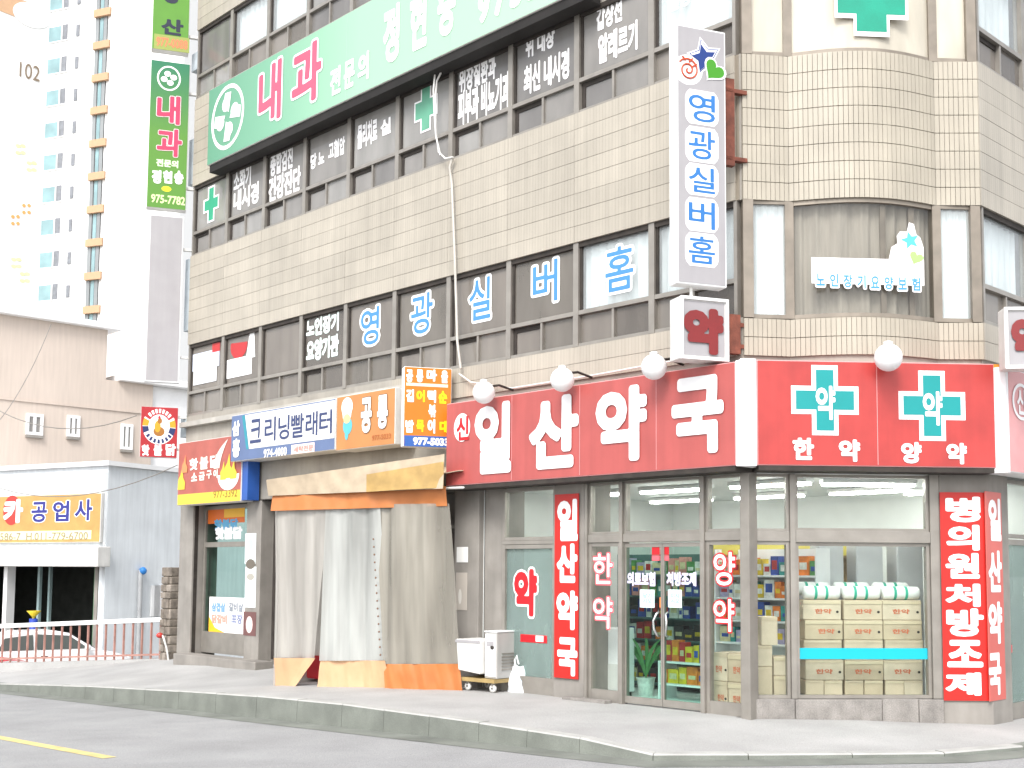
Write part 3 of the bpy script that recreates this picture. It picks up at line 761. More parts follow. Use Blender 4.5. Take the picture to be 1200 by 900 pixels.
t, Mx, h = shelf_unit('display_shelf', 'teal display shelf full of medicine packages behind the glass double door', FA, ua, ub, -1.7, (.1, .42, .74, 1.06, 1.38, 1.7), m=M_TEALW)
gsets = [(.1, ['teal', 'white', 'green', 'dark', 'cream']), (.42, ['pink', 'pink', 'orange', 'green', 'white', 'red']), (.74, ['yellow', 'orange', 'red', 'blue', 'dark', 'yellow', 'white']),
         (1.06, ['red', 'blue', 'teal', 'yellow', 'dark', 'white']), (1.38, ['white', 'teal', 'pink', 'green', 'lilac', 'blue']), (1.7, ['teal', 'white', 'green', 'pink', 'lilac', 'cream'])]
rn = ['bottom', 'second', 'third', 'fourth', 'fifth', 'top']
for i, (z, pal) in enumerate(gsets):
    goods(Mx, -h+.03, h-.03, z+.001, .14, (.16, .27), pal, f'on the {rn[i]} teal shelf board behind the door', 'packages on the shelf behind the double door')
# low table of orange and yellow packages nearer the door
ua, ub = FA.px(772, 790, -.75)[0], FA.px(822, 790, -.75)[0]
t, Mx, h = shelf_unit('display_table', 'low display table of orange packages inside the right door leaf', FA, ua, ub, -.75, (.22, .52), dpt=.4, back=False, top=.52)
goods(Mx, -h+.02, h-.02, .221, .15, (.18, .26), ['orange', 'orange', 'yellow', 'white'], 'low down on the table inside the right door leaf', 'packages on the low display table')
goods(Mx, -h+.02, h-.02, .521, .15, (.14, .32), ['orange', 'yellow', 'red', 'yellow', 'blue'], 'on top of the low table inside the right door leaf', 'packages on the low display table')
# potted plant leaf glimpsed behind the door
pt = thing('potted_plant', 'small potted plant with long green leaves inside the glass door', 'plant', FA.M(FA.px(757, 780, -.9)[0], .02, -.9))
mk('pot', MB().lathe([(.1, 0), (.13, .25), (.14, .26), (.12, .26)], n=14), MPAL['white'], pt)
for k in range(7):
    a = k*.9; l = MB()
    P = [(.05*cos(a)*i+.012*i*i*cos(a), .03*sin(a)*i, .25+.17*i-.012*i*i) for i in range(6)]
    l.add([(p[0]+s*.035*sin(pi*(i+.3)/6), p[1], p[2]) for i, p in enumerate(P) for s in (-1, 1)], [(2*i, 2*i+1, 2*i+3, 2*i+2) for i in range(5)], 0, True)
    mk('leaf', l, MPAL['green'], pt)
# white appliance seen through the left pane
ua, ub = FA.px(706, 760, -.5)[0], FA.px(727, 760, -.5)[0]
ap = thing('white_heater', 'tall white heater standing inside the left door pane', 'heater', FA.M((ua+ub)/2, .02, -.5))
mk('body', MB().box(-(ub-ua)/2, (ub-ua)/2, 0, .3, .06, .95), M_WHITE, ap, bevel=.012)
mk('lower_panel', MB().box(-(ub-ua)/2+.02, (ub-ua)/2-.02, -.006, .004, .1, .45), M_OFFWH, ap); mk('foot', MB().box(-(ub-ua)/2+.03, (ub-ua)/2-.03, .03, .27, 0, .06), M_DARK, ap)
# cartons and shelf by the corner post
cl = [((835, 852), 0), ((853, 872), 0), ((835, 852), 1), ((853, 872), 1)]
for k, ((xa, xb), r) in enumerate(cl):
    ua, ub = FA.px(xa, 780, -.35)[0], FA.px(xb, 780, -.35)[0]
    carton(FA, ua, ub, .35, .75, .02+r*.36, .02+(r+1)*.36-.004, f"carton left of the corner post, {'lower' if r == 0 else 'upper'} {'left' if k % 2 == 0 else 'right'} of the four", 'cartons left of the corner post', '한약')
cr = [(885, 905, 0, .36), (907, 927, 0, .25), (907, 927, .25, .48), (885, 905, .36, .62), (893, 912, .62, .98)]
for k, (xa, xb, za, zb) in enumerate(cr):
    ua, ub = FB.px(xa, 780, -.4)[0], FB.px(xb, 780, -.4)[0]
    carton(FB, ua, ub, .4, .75, zp+za, zp+zb-.004, 'carton right of the corner post, ' + ['bottom left', 'bottom right', 'second up on the right', 'second up on the left', 'topmost and tall'][k], 'cartons right of the corner post')
ua, ub = FA.px(834, 680, -1.0)[0], FB.px(926, 680, -1.1)[0]
t, Mx, h = shelf_unit('display_shelf', 'white display shelf of pale packages seen either side of the corner post', FA, ua-.1, ua+1.5, -1.2, (.8, 1.1, 1.4, 1.7), top=2.05)
for z in (.8, 1.1, 1.4, 1.7):
    goods(Mx, -h+.03, h-.03, z+.001, .14, (.14, .26), ['white', 'white', 'teal', 'cream', 'blue', 'yellow', 'orange', 'lilac', 'green'], f'on the {["lowest","second","third","top"][int((z-.8)/.29)]} white shelf board by the corner post', 'packages on the shelf by the corner post')

# ================================================================== SIGNS ON THE STREET FRONT
def sign_body(name, label, F, u0, u1, v0, v1, d0, d1, edge, face, rim=.03, cat='sign', M0=None):
    """lit-box sign: casing plus face panel; returns the thing"""
    t = thing(name, label, cat, F.M((u0+u1)/2, v0, d0))
    M = F.M(0, 0, 0)
    mk('casing', MB().box(u0, u1, -d1, -d0, v0, v1), edge, t, M, bevel=.01)
    mk('face', MB().box(u0+rim, u1-rim, -d1-.004, -d1+.01, v0+rim, v1-rim), face, t, M)
    return t
# long red pharmacy sign
D = .38
u0 = FA.px(523, 520, D)[0]; u1 = FA.px(862, 480, D)[0]; v1 = FA.px(862, 423.5, D)[1]; v0 = FA.px(862, 545.5, D)[1]
SA = sign_body('pharmacy_sign', 'long faded red sign with four big white syllables over the double door', FA, u0, u1, v0, v1, .03, D, M_PINK, M_REDF, .012)
mk('end_cap', MB().box(u1+.002, u1+.07, -D-.006, -.06, v0-.01, v1+.01), M_WHITE, SA, FA.M(), bevel=.008)
M_LET = ink('eeeded'); 
letters(SA, FA, D+.02, [('일', (556, 472, 599, 555)), ('산', (620, 464, 678, 549)), ('약', (698, 453, 758, 541)), ('국', (787, 441, 848, 532))], .05, M_LET)
e = FA.px(541.5, 501, D+.01); s_ = abs(FA.px(551, 501, D+.01)[0]-FA.px(532, 501, D+.01)[0])/2
mk('emblem', flat(MB(), ellipse(e[0], e[1], s_, .215), 0), M_LET, SA, FA.M(0, 0, D+.012))
letters(SA, FA, D+.018, [('신', (535, 488, 549, 516))], .03, M_SRED)
for t in (.27, .52, .77): mk('seam', MB().box(u0+(u1-u0)*t, u0+(u1-u0)*t+.008, -D-.0055, -D-.0035, v0+.02, v1-.02), M_PINK, SA, FA.M())
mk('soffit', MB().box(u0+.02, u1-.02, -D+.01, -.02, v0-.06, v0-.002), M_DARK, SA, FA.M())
# red sign round the corner with two green crosses
ub0 = FB.px(887, 480, D)[0]; ub1 = FB.px(1166, 480, D)[0]; vb1 = FB.px(1000, 423.5, D)[1]; vb0 = FB.px(1000, 546.5, D)[1]
SB = sign_body('pharmacy_sign', 'red corner sign with two white edged teal crosses', FB, ub0, ub1, vb0, vb1, .03, D, M_PINK, M_RED, .012)
mk('end_cap', MB().box(ub0-.2, ub0-.003, -D-.004, -.1, vb0-.01, vb1+.012), M_WHITE, SB, FB.M(), bevel=.008)
mk('end_cap', MB().box(ub1+.003, ub1+.09, -D+.02, -.1, vb0-.01, vb1-.2), ink('8fd0d0'), SB, FB.M())
mk('end_cap', MB().box(ub1+.003, ub1+.09, -D+.02, -.1, vb1-.198, vb1), ink('e09030'), SB, FB.M())
M_TEAL = mat('teal_cross', (.0,.26,.26), .4, var=.05)
for (cx, cy, ax, ay) in ((966.5, 469, 39.5, 41), (1092, 475.5, 39, 41)):
    c = FB.px(cx, cy, D); k = abs(FB.px(cx+50, cy, D)[0]-FB.px(cx-50, cy, D)[0])/100; kz = abs(FB.px(cx, cy+50, D)[1]-FB.px(cx, cy-50, D)[1])/100
    x = mk('cross', flat(MB(), cross(c[0], c[1], ax*k, ay*kz, 15.5*k, 16.5*kz), 0), M_LET, SB, FB.M(0, 0, D+.007))
    mk('cross_panel', flat(MB(), cross(c[0], c[1], (ax-5.5)*k, (ay-5.5)*kz, 10.3*k, 11*kz), 0), M_TEAL, x, FB.M(0, 0, D+.011))
    letters(SB, FB, D+.015, [('약', (cx-10.5, cy-17, cx+12.5, cy+23))], .035, M_LET)
letters(SB, FB, D+.012, [('한', (929, 513, 954, 539)), ('약', (983, 515, 1008, 541)), ('양', (1056, 518, 1080, 543)), ('약', (1109, 519, 1133, 544))], .05, M_LET)
mk('seam', MB().box((ub0+ub1)/2, (ub0+ub1)/2+.008, -D-.0055, -D-.0035, vb0+.02, vb1-.02), M_PINK, SB, FB.M())
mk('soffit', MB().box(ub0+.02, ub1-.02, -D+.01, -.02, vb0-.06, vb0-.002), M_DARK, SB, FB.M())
# faded pink sign on the side street
uc0 = FC.px(1182, 490, D)[0]; vc1 = FC.px(1184, 432, D)[1]; vc0 = FC.px(1184, 553, D)[1]
SC = sign_body('pharmacy_sign', 'faded pink sign on the side street at the right edge', FC, uc0, uc0+4, vc0, vc1, .03, D, M_WHITE, M_PINK, .012)
mk('end_cap', MB().box(uc0-.07, uc0-.003, -D-.006, -.06, vc0-.01, vc1+.01), M_WHITE, SC, FC.M())
e = FC.px(1197, 471, D+.01); mkr = MB(); ring(mkr, e[0], e[1], .26, .23, .05, .04, 0)
mk('emblem', mkr, M_LET, SC, FC.M(0, 0, D+.012)); letters(SC, FC, D+.012, [('신', (1192, 456, 1202, 486))], .03, M_LET)
# upright banners
def banner(F, label, rc, d, face, chars, rects, off, fill, name='banner'):
    u0, u1, v0, v1 = pxrect(F, *rc, d)
    t = thing(name, label, 'banner', F.M((u0+u1)/2, v0, d))
    mk('panel', MB().box(u0, u1, -d-.006, -d+.006, v0, v1), face, t, F.M())
    letters(t, F, d+.009, list(zip(chars, rects)), off, fill); return t
M_BRED = mat('bright_red_vinyl', (.50,.014,.009), .4, var=.06); M_BPNK = mat('coral_vinyl', (.56,.12,.10), .4, var=.06)
banner(FA, 'narrow red upright banner on the pillar left of the double door', (650, 579, 678, 795), .025, M_BRED, '일산약국', [(653, 585, 677, 634), (652.5, 637, 676.5, 683), (652, 692, 677, 738), (653, 747, 676.5, 792)], .055, M_SWHT)
FK = Fr(P3, math.degrees(math.atan2(C1.y-P3.y, C1.x-P3.x)))
banner(FK, 'wide red upright banner with seven syllables on the corner column', (1103.5, 577, 1156, 821), .02, M_BRED, '병의원처방조제', [(1108, 582, 1149, 612), (1109, 615, 1148, 645), (1108, 648, 1148, 678), (1108, 684, 1149, 711), (1109, 713, 1153, 746), (1110, 750, 1152, 782), (1108, 788, 1150, 815)], .05, M_SWHT)
banner(FC, 'coral side banner wrapped onto the right face of the corner column', (1157, 577, 1175.5, 821), .02, M_BPNK, '일산약국', [(1158.5, 584, 1173, 634), (1158.5, 645, 1174, 694), (1158.5, 705, 1174.5, 755), (1159, 765, 1173.5, 815)], .05, M_SWHT)
# globe lamps
globe0 = None
for (x, y, r, F, lab) in ((567, 460, 13.2, FA, 'leftmost white globe lamp above the long red sign'), (659, 445, 14.2, FA, 'middle white globe lamp above the long red sign'), (766.5, 430, 15.2, FA, 'white globe lamp above the last syllable of the long red sign'), (1041, 419, 16.3, FB, 'white globe lamp above the red corner sign between the crosses')):
    d = .62; u, v = F.px(x, y, d); dep = (F.P(u, v, d)-CAM).dot(_fw); rr = r*dep/FPX
    g = thing('globe_lamp', lab, 'lamp', F.M(u, v, d), 'white globe lamps above the red signs')
    mk('globe', MB().sphere((0, 0, 0), rr, 28), M_WHITE, g)
    mk('arm', MB().tube([(0, .58, .1), (0, .3, .14), (0, .1, .1), (0, .0, .02)], .018, 8), M_DARK, g)
    mk('collar', MB().lathe([(.05, rr*.9), (.06, rr*1.12), (.03, rr*1.2), (.001, rr*1.2)], n=14), M_OFFWH, g)
# cleaner's sign, snack bar sign, chicken sign
D = .42
def face_rect(parent, F, d, rc, m, name='panel', y=.004):
    u0, u1, v0, v1 = pxrect(F, *rc, d); return mk(name, MB().box(u0, u1, -d-y, -d-y+.004, v0, v1), m, parent, F.M())
M_NAVY = mat('slate_blue_face', (.11, .16, .30), .45, var=.08); M_SIGNW = mat('white_sign_face', (.72, .72, .70), .4, var=.05)
u0, u1 = FA.px(271, 515, D)[0], FA.px(393, 500, D)[0]; v1 = FA.px(392, 467, D)[1]; v0 = FA.px(392, 527, D)[1]
SL = sign_body('laundry_sign', 'white and slate blue laundry sign between the chicken sign and the orange sign', FA, u0, u1, v0, v1, .03, D, M_OFFWH, M_NAVY, .01)
uu = FA.px(287, 510, D)[0]; um = FA.px(290, 510, D)[0]
mk('panel', flat(MB(), [(uu, v1-.03), (um+.08, v0+.2), (u1-.012, v0+.2), (u1-.012, v1-.03)], 0), M_SIGNW, SL, FA.M(0, 0, D+.007))
mk('trim', flat(MB(), [(uu-.11, v1-.03), (uu-.01, v1-.03), (um+.065, v0+.2), (um-.02, v0+.2)], 0), ink('2f8a9a'), SL, FA.M(0, 0, D+.0065))
cs = '크리닝빨래터'; xs = [(293, 306), (310, 323), (326, 339), (341, 356), (358, 372), (374, 389)]
def skew(x, yc, x0): return yc-(x-x0)*.128
letters(SL, FA, D+.012, [(c, (a, skew((a+b)/2, 505, 300)-14, b, skew((a+b)/2, 505, 300)+14)) for c, (a, b) in zip(cs, xs)], .015, ink('34406a'))
letters(SL, FA, D+.012, [('삼', (272.5, 493, 281, 511)), ('흥', (272.5, 514, 281, 536))], .06, M_SWHT)
words(SL, FA, D+.012, '974-4000', (309, 525, 336, 535), M_SWHT); face_rect(SL, FA, D, (342, 520, 369, 531), ink('f0d8d4'), y=.012); words(SL, FA, D+.018, '세탁전문', (344, 522, 367, 529), ink('e08a80'), .02)
M_ORF = mat('orange_sign_face', (.50,.21,.065), .4, var=.08)
ua, ub = FA.px(394, 497, D)[0], FA.px(463, 488, D)[0]; va1 = FA.px(462, 454, D)[1]; va0 = FA.px(462, 520.5, D)[1]
SO = sign_body('snack_bar_sign', 'orange snack bar sign with two tall white syllables beside the laundry sign', FA, ua+.012, ub, va0, va1, .03, D, M_OFFWH, M_ORF, .01)
letters(SO, FA, D+.012, [('공', (423, 465, 436, 508)), ('룡', (442, 462, 455, 503))], .05, M_SWHT, ink('5a5248'), .07)
e = FA.px(407, 490, D)
f_ = MB(); flat(f_, ellipse(e[0], e[1]+.19, .16, .16), -.001); flat(f_, [(e[0]-.11, e[1]), (e[0]+.11, e[1]), (e[0]+.15, e[1]+.2), (e[0]-.15, e[1]+.2)], -.0014); mk('cook_hat_print', f_, M_SWHT, SO, FA.M(0, 0, D+.008))
f_ = MB(); flat(f_, ellipse(e[0]+.02, e[1]-.13, .13, .15), 0); flat(f_, ellipse(e[0], e[1]-.27, .05, .1), -.001); mk('figure_print', f_, ink('58b0c0'), SO, FA.M(0, 0, D+.008))
mk('face_print', flat(MB(), ellipse(e[0], e[1]-.01, .1, .08), 0), ink('eec08a'), SO, FA.M(0, 0, D+.0105))
words(SO, FA, D+.01, '977-5033', (436, 509, 458, 515), ink('a85a28'), .01)
D = .3
M_CHK = mat('brick_red_face', (.40, .10, .075), .4, var=.15)
ua, ub = FA.px(209, 555, D)[0], FA.px(283, 548, D)[0]; va1 = FA.px(245, 514.5, D)[1]; va0 = FA.px(245, 590, D)[1]
SH = sign_body('chicken_shop_sign', 'brick red chicken shop sign with a yellow foot at the far left of the front', FA, ua, ub, va0, va1, .03, D, M_OFFWH, M_CHK, .01)
mk('edge_trim', MB().box(ub+.002, ub+.2, -D+.02, -.03, va0+.02, va1-.02), mat('blue_edge', (.02, .09, .36), .4), SH, FA.M())
mk('yellow_foot', flat(MB(), [(ua+.012, va0+.012), (ub-.012, va0+.012), (ub-.012, va0+.22), (ua+.012, va0+.22)], 0), ink('e8c444'), SH, FA.M(0, 0, D+.007))
letters(SH, FA, D+.012, [('핫', (222, 537, 232, 551)), ('불', (234, 535, 244, 550)), ('닭', (246, 533, 256, 548)), ('소', (224, 554, 231, 564)), ('금', (233, 553, 240, 563)), ('구', (242, 551, 248, 561)), ('이', (250, 550, 255, 560))], .05, ink('f0e4da'))
pl = FA.px(268, 556, D); f_ = MB(); flat(f_, ellipse(pl[0], pl[1], .4, .3, 24, pi, 2*pi), 0); mk('bowl_print', f_, M_SWHT, SH, FA.M(0, 0, D+.009))
sw = FA.px(262, 515, D); lo = FA.px(254, 549, D)
top_z, bot_z = sw[1], lo[1]; ux = lo[0]
crs = [(ux+.10+.30*(k/12)**1.6+.02, bot_z+(top_z-bot_z)*k/12) for k in range(13)]
crs2 = [(ux-.10+.52*(k/12)**2.2, bot_z+(top_z-bot_z)*k/12) for k in range(12, -1, -1)]
mk('flame_print', flat(MB(), crs+crs2, 0), ink('f0ddd2'), SH, FA.M(0, 0, D+.0115))
for k, (x, y, sz) in enumerate(((213, 566, .34), (262, 556, .26), (268, 552, .34), (274, 554, .28), (217, 548, .26))):
    q = FA.px(x, y, D); w1 = sz*.42
    mk('flame_print', flat(MB(), [(q[0]-w1, q[1]-.4*sz), (q[0]+w1, q[1]-.4*sz), (q[0]+w1*1.1, q[1]), (q[0]+w1*.5, q[1]+.3*sz), (q[0]+w1*.25, q[1]+sz), (q[0]-w1*.3, q[1]+.45*sz), (q[0]-w1*.9, q[1]+.2*sz)], 0), ink('e8c23c') if k < 4 else ink('e08a58'), SH, FA.M(0, 0, D+.0125+.001*k))
words(SH, FA, D+.01, '977-3392', (250, 574, 278, 583), ink('8a7028'), .01)

# big green clinic sign, third storey
D = .3
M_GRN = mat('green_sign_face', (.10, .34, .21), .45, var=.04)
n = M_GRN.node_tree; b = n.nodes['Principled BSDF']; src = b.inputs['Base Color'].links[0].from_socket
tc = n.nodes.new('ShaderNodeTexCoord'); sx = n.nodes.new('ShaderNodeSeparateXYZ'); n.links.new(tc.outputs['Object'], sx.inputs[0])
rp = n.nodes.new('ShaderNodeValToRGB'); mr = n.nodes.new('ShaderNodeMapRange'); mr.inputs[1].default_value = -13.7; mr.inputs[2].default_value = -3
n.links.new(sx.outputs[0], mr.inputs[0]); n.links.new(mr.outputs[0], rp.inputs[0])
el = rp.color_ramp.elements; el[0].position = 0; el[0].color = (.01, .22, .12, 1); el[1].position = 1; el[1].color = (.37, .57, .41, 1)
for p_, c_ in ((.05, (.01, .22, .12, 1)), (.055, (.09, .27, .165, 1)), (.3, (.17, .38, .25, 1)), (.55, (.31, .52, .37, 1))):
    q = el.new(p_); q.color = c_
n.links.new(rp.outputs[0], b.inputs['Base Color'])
u0 = FA.px(244, 150, D)[0]; v1 = FA.px(244, 107, D)[1]; v0 = FA.px(241.5, 195, D)[1]
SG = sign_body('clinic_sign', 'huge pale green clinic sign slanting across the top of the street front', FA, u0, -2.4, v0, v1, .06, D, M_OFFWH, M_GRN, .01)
for x in (-8.2, -5.4): mk('seam', MB().box(x, x+.012, -D-.006, -D-.003, v0+.01, v1-.01), ink('9fd0ac'), SG, FA.M())
mk('support_frame', MB().box(u0+.05, -2.45, -D+.03, -.01, v0-.15, v0-.004), mat('black_steel', (.012, .01, .009), .8, var=.4), SG, FA.M())
rg = MB(); e = FA.px(267, 137, D); ring(rg, e[0], e[1], .63, .66, .08, .08, 0)
for k in range(4):
    a = pi/2*k
    flat(rg, ellipse(e[0]+.28*cos(a+.25), e[1]+.28*sin(a+.25), .15, .15, 16), -.0004*k); flat(rg, [(e[0]+.10*cos(a-.5), e[1]+.10*sin(a-.5)), (e[0]+.5*cos(a-.25), e[1]+.5*sin(a-.25)), (e[0]+.52*cos(a+.2), e[1]+.52*sin(a+.2)), (e[0]+.3*cos(a+.75), e[1]+.3*sin(a+.75))], -.002-.0004*k)
mk('emblem', rg, M_SWHT, SG, FA.M(0, 0, D+.008))
M_MAG = ink('c4546e')
letters(SG, FA, D+.012, [('내', (302, 72, 331, 146)), ('과', (341, 50, 378, 124))], .035, M_MAG, M_SWHT, .075)
def uvrect_letters(parent, F, d, body, u0, v0, w_, h_, gap, off, m):
    for i, ch in enumerate(body):
        if ch == ' ': continue
        mb = put_text(MB(), ch, -w_/2, w_/2, 0, h_, 0, off); mk('letter', mb, m, parent, F.M(u0+w_/2+i*(w_+gap), v0, d))
a = FA.px(388, 84, D)[0]; b_ = FA.px(437, 76, D)[0]; z_ = FA.px(412, 102, D)[1]
uvrect_letters(SG, FA, D+.012, '전문의', a, z_, (b_-a)/3-.1, .5, .1, .04, M_SWHT)
a = FA.px(450, 45, D)[0]; b_ = FA.px(548, 10, D)[0]; z_ = FA.px(464, 71, D)[1]
uvrect_letters(SG, FA, D+.012, '정현승', a, z_, (b_-a)/3-.28, .98, .28, .045, M_SWHT)
a = FA.px(561, 5, D)[0]; z_ = FA.px(575, 23, D)[1]
uvrect_letters(SG, FA, D+.012, '975-7782', a, z_, .26, .5, .1, .06, M_SWHT)

# ---- lettering and stickers on the ribbon windows
M_BLU = ink('4586c8'); M_GCR = mat('green_cross_film', (.12, .36, .24), .5)
def bluechar(ch, rc): sticker(W2[idx], FA, -.074, [(ch, rc)], M_BLU, M_SWHT, .012, .075)
for idx, ch, rc in ((4, '영', (421, 358, 446, 407)), (5, '광', (480, 341, 509, 394)), (6, '실', (548, 323, 577, 378)), (7, '버', (622, 303, 656, 358)), (8, '홈', (707, 285, 745, 344))):
    bluechar(ch, rc)
def win_words(wn, F, lines, m=M_SWHT, off=.03):
    for body, rc in lines: words(wn, F, -.073, body, rc, m, off)
win_words(W2[3], FA, [('노인장기', (359, 370, 397, 392)), ('요양기관', (359, 395, 397, 421))], ink('dfeee8'), .06)
face = lambda wn, rc, m, y=0: decal(wn, FA, -.073, rc, m, 'poster', y)
face(W2[0], (226, 412, 257, 432), ink('ccd4e6')); face(W2[0], (227, 431, 254, 449), ink('dfe2e6'), -.003); face(W2[0], (249, 402, 258, 412), ink('b83434'), -.003)
face(W2[1], (266, 419, 295, 441), M_SWHT); q = FA.px(280, 405, -.073); mk('logo_print', flat(MB(), ellipse(q[0], q[1], .32, .26, 20, pi*.9, pi*2.05), 0), ink('b42f32'), W2[1], FA.M(0, 0, -.072)); mk('logo_print', flat(MB(), [(q[0]+.28, q[1]-.3), (q[0]+.62, q[1]-.3), (q[0]+.56, q[1]+.26), (q[0]+.42, q[1]+.28)], 0), M_SWHT, W2[1], FA.M(0, 0, -.0715))
def gcross(wn, F, d, cx, cy, ax, ay, t, s, m=M_GCR, edge=4):
    c = F.px(cx, cy, d); k = abs(F.px(cx+20, cy, d)[0]-F.px(cx-20, cy, d)[0])/40; kz = abs(F.px(cx, cy+20, d)[1]-F.px(cx, cy-20, d)[1])/40
    mb = MB(); flat(mb, cross(c[0], c[1], ax*k, ay*kz, t*k, s*kz), 0, 1); flat(mb, cross(c[0], c[1], (ax-edge*.6)*k, (ay-edge)*kz, (t-edge*.6)*k, (s-edge)*kz), -.003, 0)
    mk('cross_print', mb, [m, M_SWHT], wn, F.M(0, 0, d))
gcross(W3[0], FA, -.073, 247.5, 239, 9, 21, 4, 8, mat('green_film', (.03, .33, .19), .5), 2.2); gcross(W3[5], FA, -.073, 499, 127, 13.5, 27, 6, 12, edge=2.2)
T3 = {1: [('소화기', (274, 196, 294, 222)), ('내시경', (274, 218, 303, 243))], 2: [('종합검진', (317, 175, 343, 202)), ('건강진단', (315, 201, 352, 231))], 3: [('당 뇨', (364, 178, 380, 196)), ('고혈압', (385, 163, 404, 184))],
      4: [('물리치료', (419, 142, 442, 171)), ('실', (446, 139, 458, 158))], 6: [('위장질환과', (538, 72, 581, 101)), ('피부과 비뇨기과', (537, 95, 597, 137))], 7: [('위 대장', (616, 37, 650, 62)), ('최신 내시경', (614, 67, 667, 102))], 8: [('갑상선', (699, 2, 729, 31)), ('알레르기', (701, 32, 747, 67))], 9: [('건강', (783, -12, 810, 10))]}
for k, v in T3.items(): win_words(W3[k], FA, v, M_SWHT, .045)
gcross(CW3, FB, .17, 1021, 1, 43, 41.5, 21, 21, mat('mint_cross', (.0, .28, .18), .5, speck=.08), 5.5)
# white banner sticker with star and heart on the bay window
DB = .165
def starpts(cx, cz, r, a0=pi/2, q=.45): return [(cx+(r if i % 2 == 0 else r*q)*cos(a0+pi*i/5), cz+(r if i % 2 == 0 else r*q)*sin(a0+pi*i/5)) for i in range(10)]
def heartpts(cx, cz, s, rot=0):
    P = [(s*.062*16*sin(t)**3, s*.062*(13*cos(t)-5*cos(2*t)-2*cos(3*t)-cos(4*t))) for t in [2*pi*i/28 for i in range(28)]]
    return [(cx+x*cos(rot)-z*sin(rot), cz+x*sin(rot)+z*cos(rot)) for x, z in P]
u0, u1, v0, v1 = pxrect(FB, 951, 303, 1083, 341, DB)
wb = MB(); vm = v0+(v1-v0)*.2; flat(wb, [(u0, vm), (u1, vm), (u1, v1), (u0, v1)], 0); q = FB.px(1063, 290, DB); flat(wb, [(q[0]-.27, q[1]-.3), (q[0]+.2, q[1]-.3), (q[0]+.21, q[1]+.0), (q[0]+.17, q[1]+.13), (q[0]+.12, q[1]+.17), (q[0]+.09, q[1]+.3), (q[0]+.03, q[1]+.32), (q[0]-.0, q[1]+.2), (q[0]-.09, q[1]+.2), (q[0]-.13, q[1]+.14), (q[0]-.12, q[1]+.05), (q[0]-.2, q[1]+.0)], -.0006)
mk('sticker', wb, M_SWHT, CW2, FB.M(0, 0, DB))
letters(CW2, FB, DB+.004, [(c, (955+i*16, 318+i*.8, 968+i*16, 337+i*.8)) for i, c in enumerate('노인장기요양보험')], .025, ink('3f8ec6'), M_SWHT, .15, name='lettering')
mk('star_print', flat(MB(), starpts(q[0]+.04, q[1]+.09, .12, pi/2+.25), 0), ink('50b0e8'), CW2, FB.M(0, 0, DB+.005))
mk('heart_print', flat(MB(), heartpts(q[0]+.11, q[1]-.13, .09, -.4), 0), ink('9adf70'), CW2, FB.M(0, 0, DB+.005))

# ================================================================== PROJECTING SIGNS
def proj_frame(base, xr, y, deg): # vertical plane through the point of the wall front seen at pixel xr,y
    return Fr(base, deg)
def hang_sign(name, label, F, u0, u1, v0, v1, th, edge, face, rim=.02, cat='sign', group=None):
    t = thing(name, label, cat, F.M((u0+u1)/2, v0), group)
    mk('casing', MB().box(u0, u1, 0, th, v0, v1), edge, t, F.M(), bevel=.012)
    mk('face', MB().box(u0+rim, u1-rim, -.005, .01, v0+rim, v1-rim), face, t, F.M())
    return t
def brackets(t, F, u1, th, zs, ln=.3, m=M_RUST):
    for z in zs: mk('bracket', MB().box(u1+.002, u1+ln, th*.3, th*.7, z, z+.05), m, t, F.M())
# tall nursing home sign at the building corner
q = FA.P(FA.px(851, 190, .28)[0], 0, .28); F = Fr((q.x, q.y), 66.5)
u0, u1 = F.px(793, 190)[0], F.px(851, 190)[0]; v1 = F.px(822, 33)[1]; v0 = F.px(822, 334.5)[1]
T = hang_sign('nursing_home_sign', 'tall pale grey upright sign with blue syllables and a star logo at the corner', F, u0, u1, v0, v1, .2, M_WHITE, M_LILAC, .022)
mk('bracket_frame', MB().box(u1+.02, u1+.16, .06, .14, F.px(860, 192)[1], F.px(860, 90)[1]), M_RUST, T, F.M())
brackets(T, F, u1, .2, [F.px(855, 105)[1], F.px(855, 185)[1]], .34)
mk('foot_pole', MB().tube([((u0+u1)/2-.1, .1, v0-.14), ((u0+u1)/2-.1, .1, v0)], .02, 8), M_OFFWH, T, F.M())
M_BLS = ink('2a70b4')
letters(T, F, .009, [(c, (807, a, 838, b)) for c, a, b in (('영', 110, 143), ('광', 153, 187), ('실', 196, 226), ('버', 236, 268), ('홈', 277, 309))], .014, M_BLS)
halo = MB()
for c, a, b in (('영', 110, 143), ('광', 153, 187), ('실', 196, 226), ('버', 236, 268), ('홈', 277, 309)):
    r = pxrect(F, 803, a-3.5, 842, b+3.5, .007)
    hl = mk('letter_halo', MB().prism([(r[0]+.06, r[2]), (r[1]-.06, r[2]), (r[1]-.015, r[2]+.05), (r[1], r[2]+.1), (r[1], r[3]-.1), (r[1]-.015, r[3]-.05), (r[1]-.06, r[3]), (r[0]+.06, r[3]), (r[0]+.015, r[3]-.05), (r[0], r[3]-.1), (r[0], r[2]+.1), (r[0]+.015, r[2]+.05)], -.0085, -.006), M_SWHT, T, F.M())
c = F.px(826, 66); k = abs(F.px(836, 66)[0]-F.px(816, 66)[0])/20
def P2(x, y): return F.px(x, y)
s = P2(826, 67); rr = .2
m_ = MB(); flat(m_, starpts(s[0], s[1], .26, pi/2+.28, .52), -.007, 1); flat(m_, starpts(s[0]-.0, s[1]-.0, .225, pi/2+.28, .52), -.009, 0); mk('star_print', m_, [ink('16357c'), M_SWHT], T, F.M())
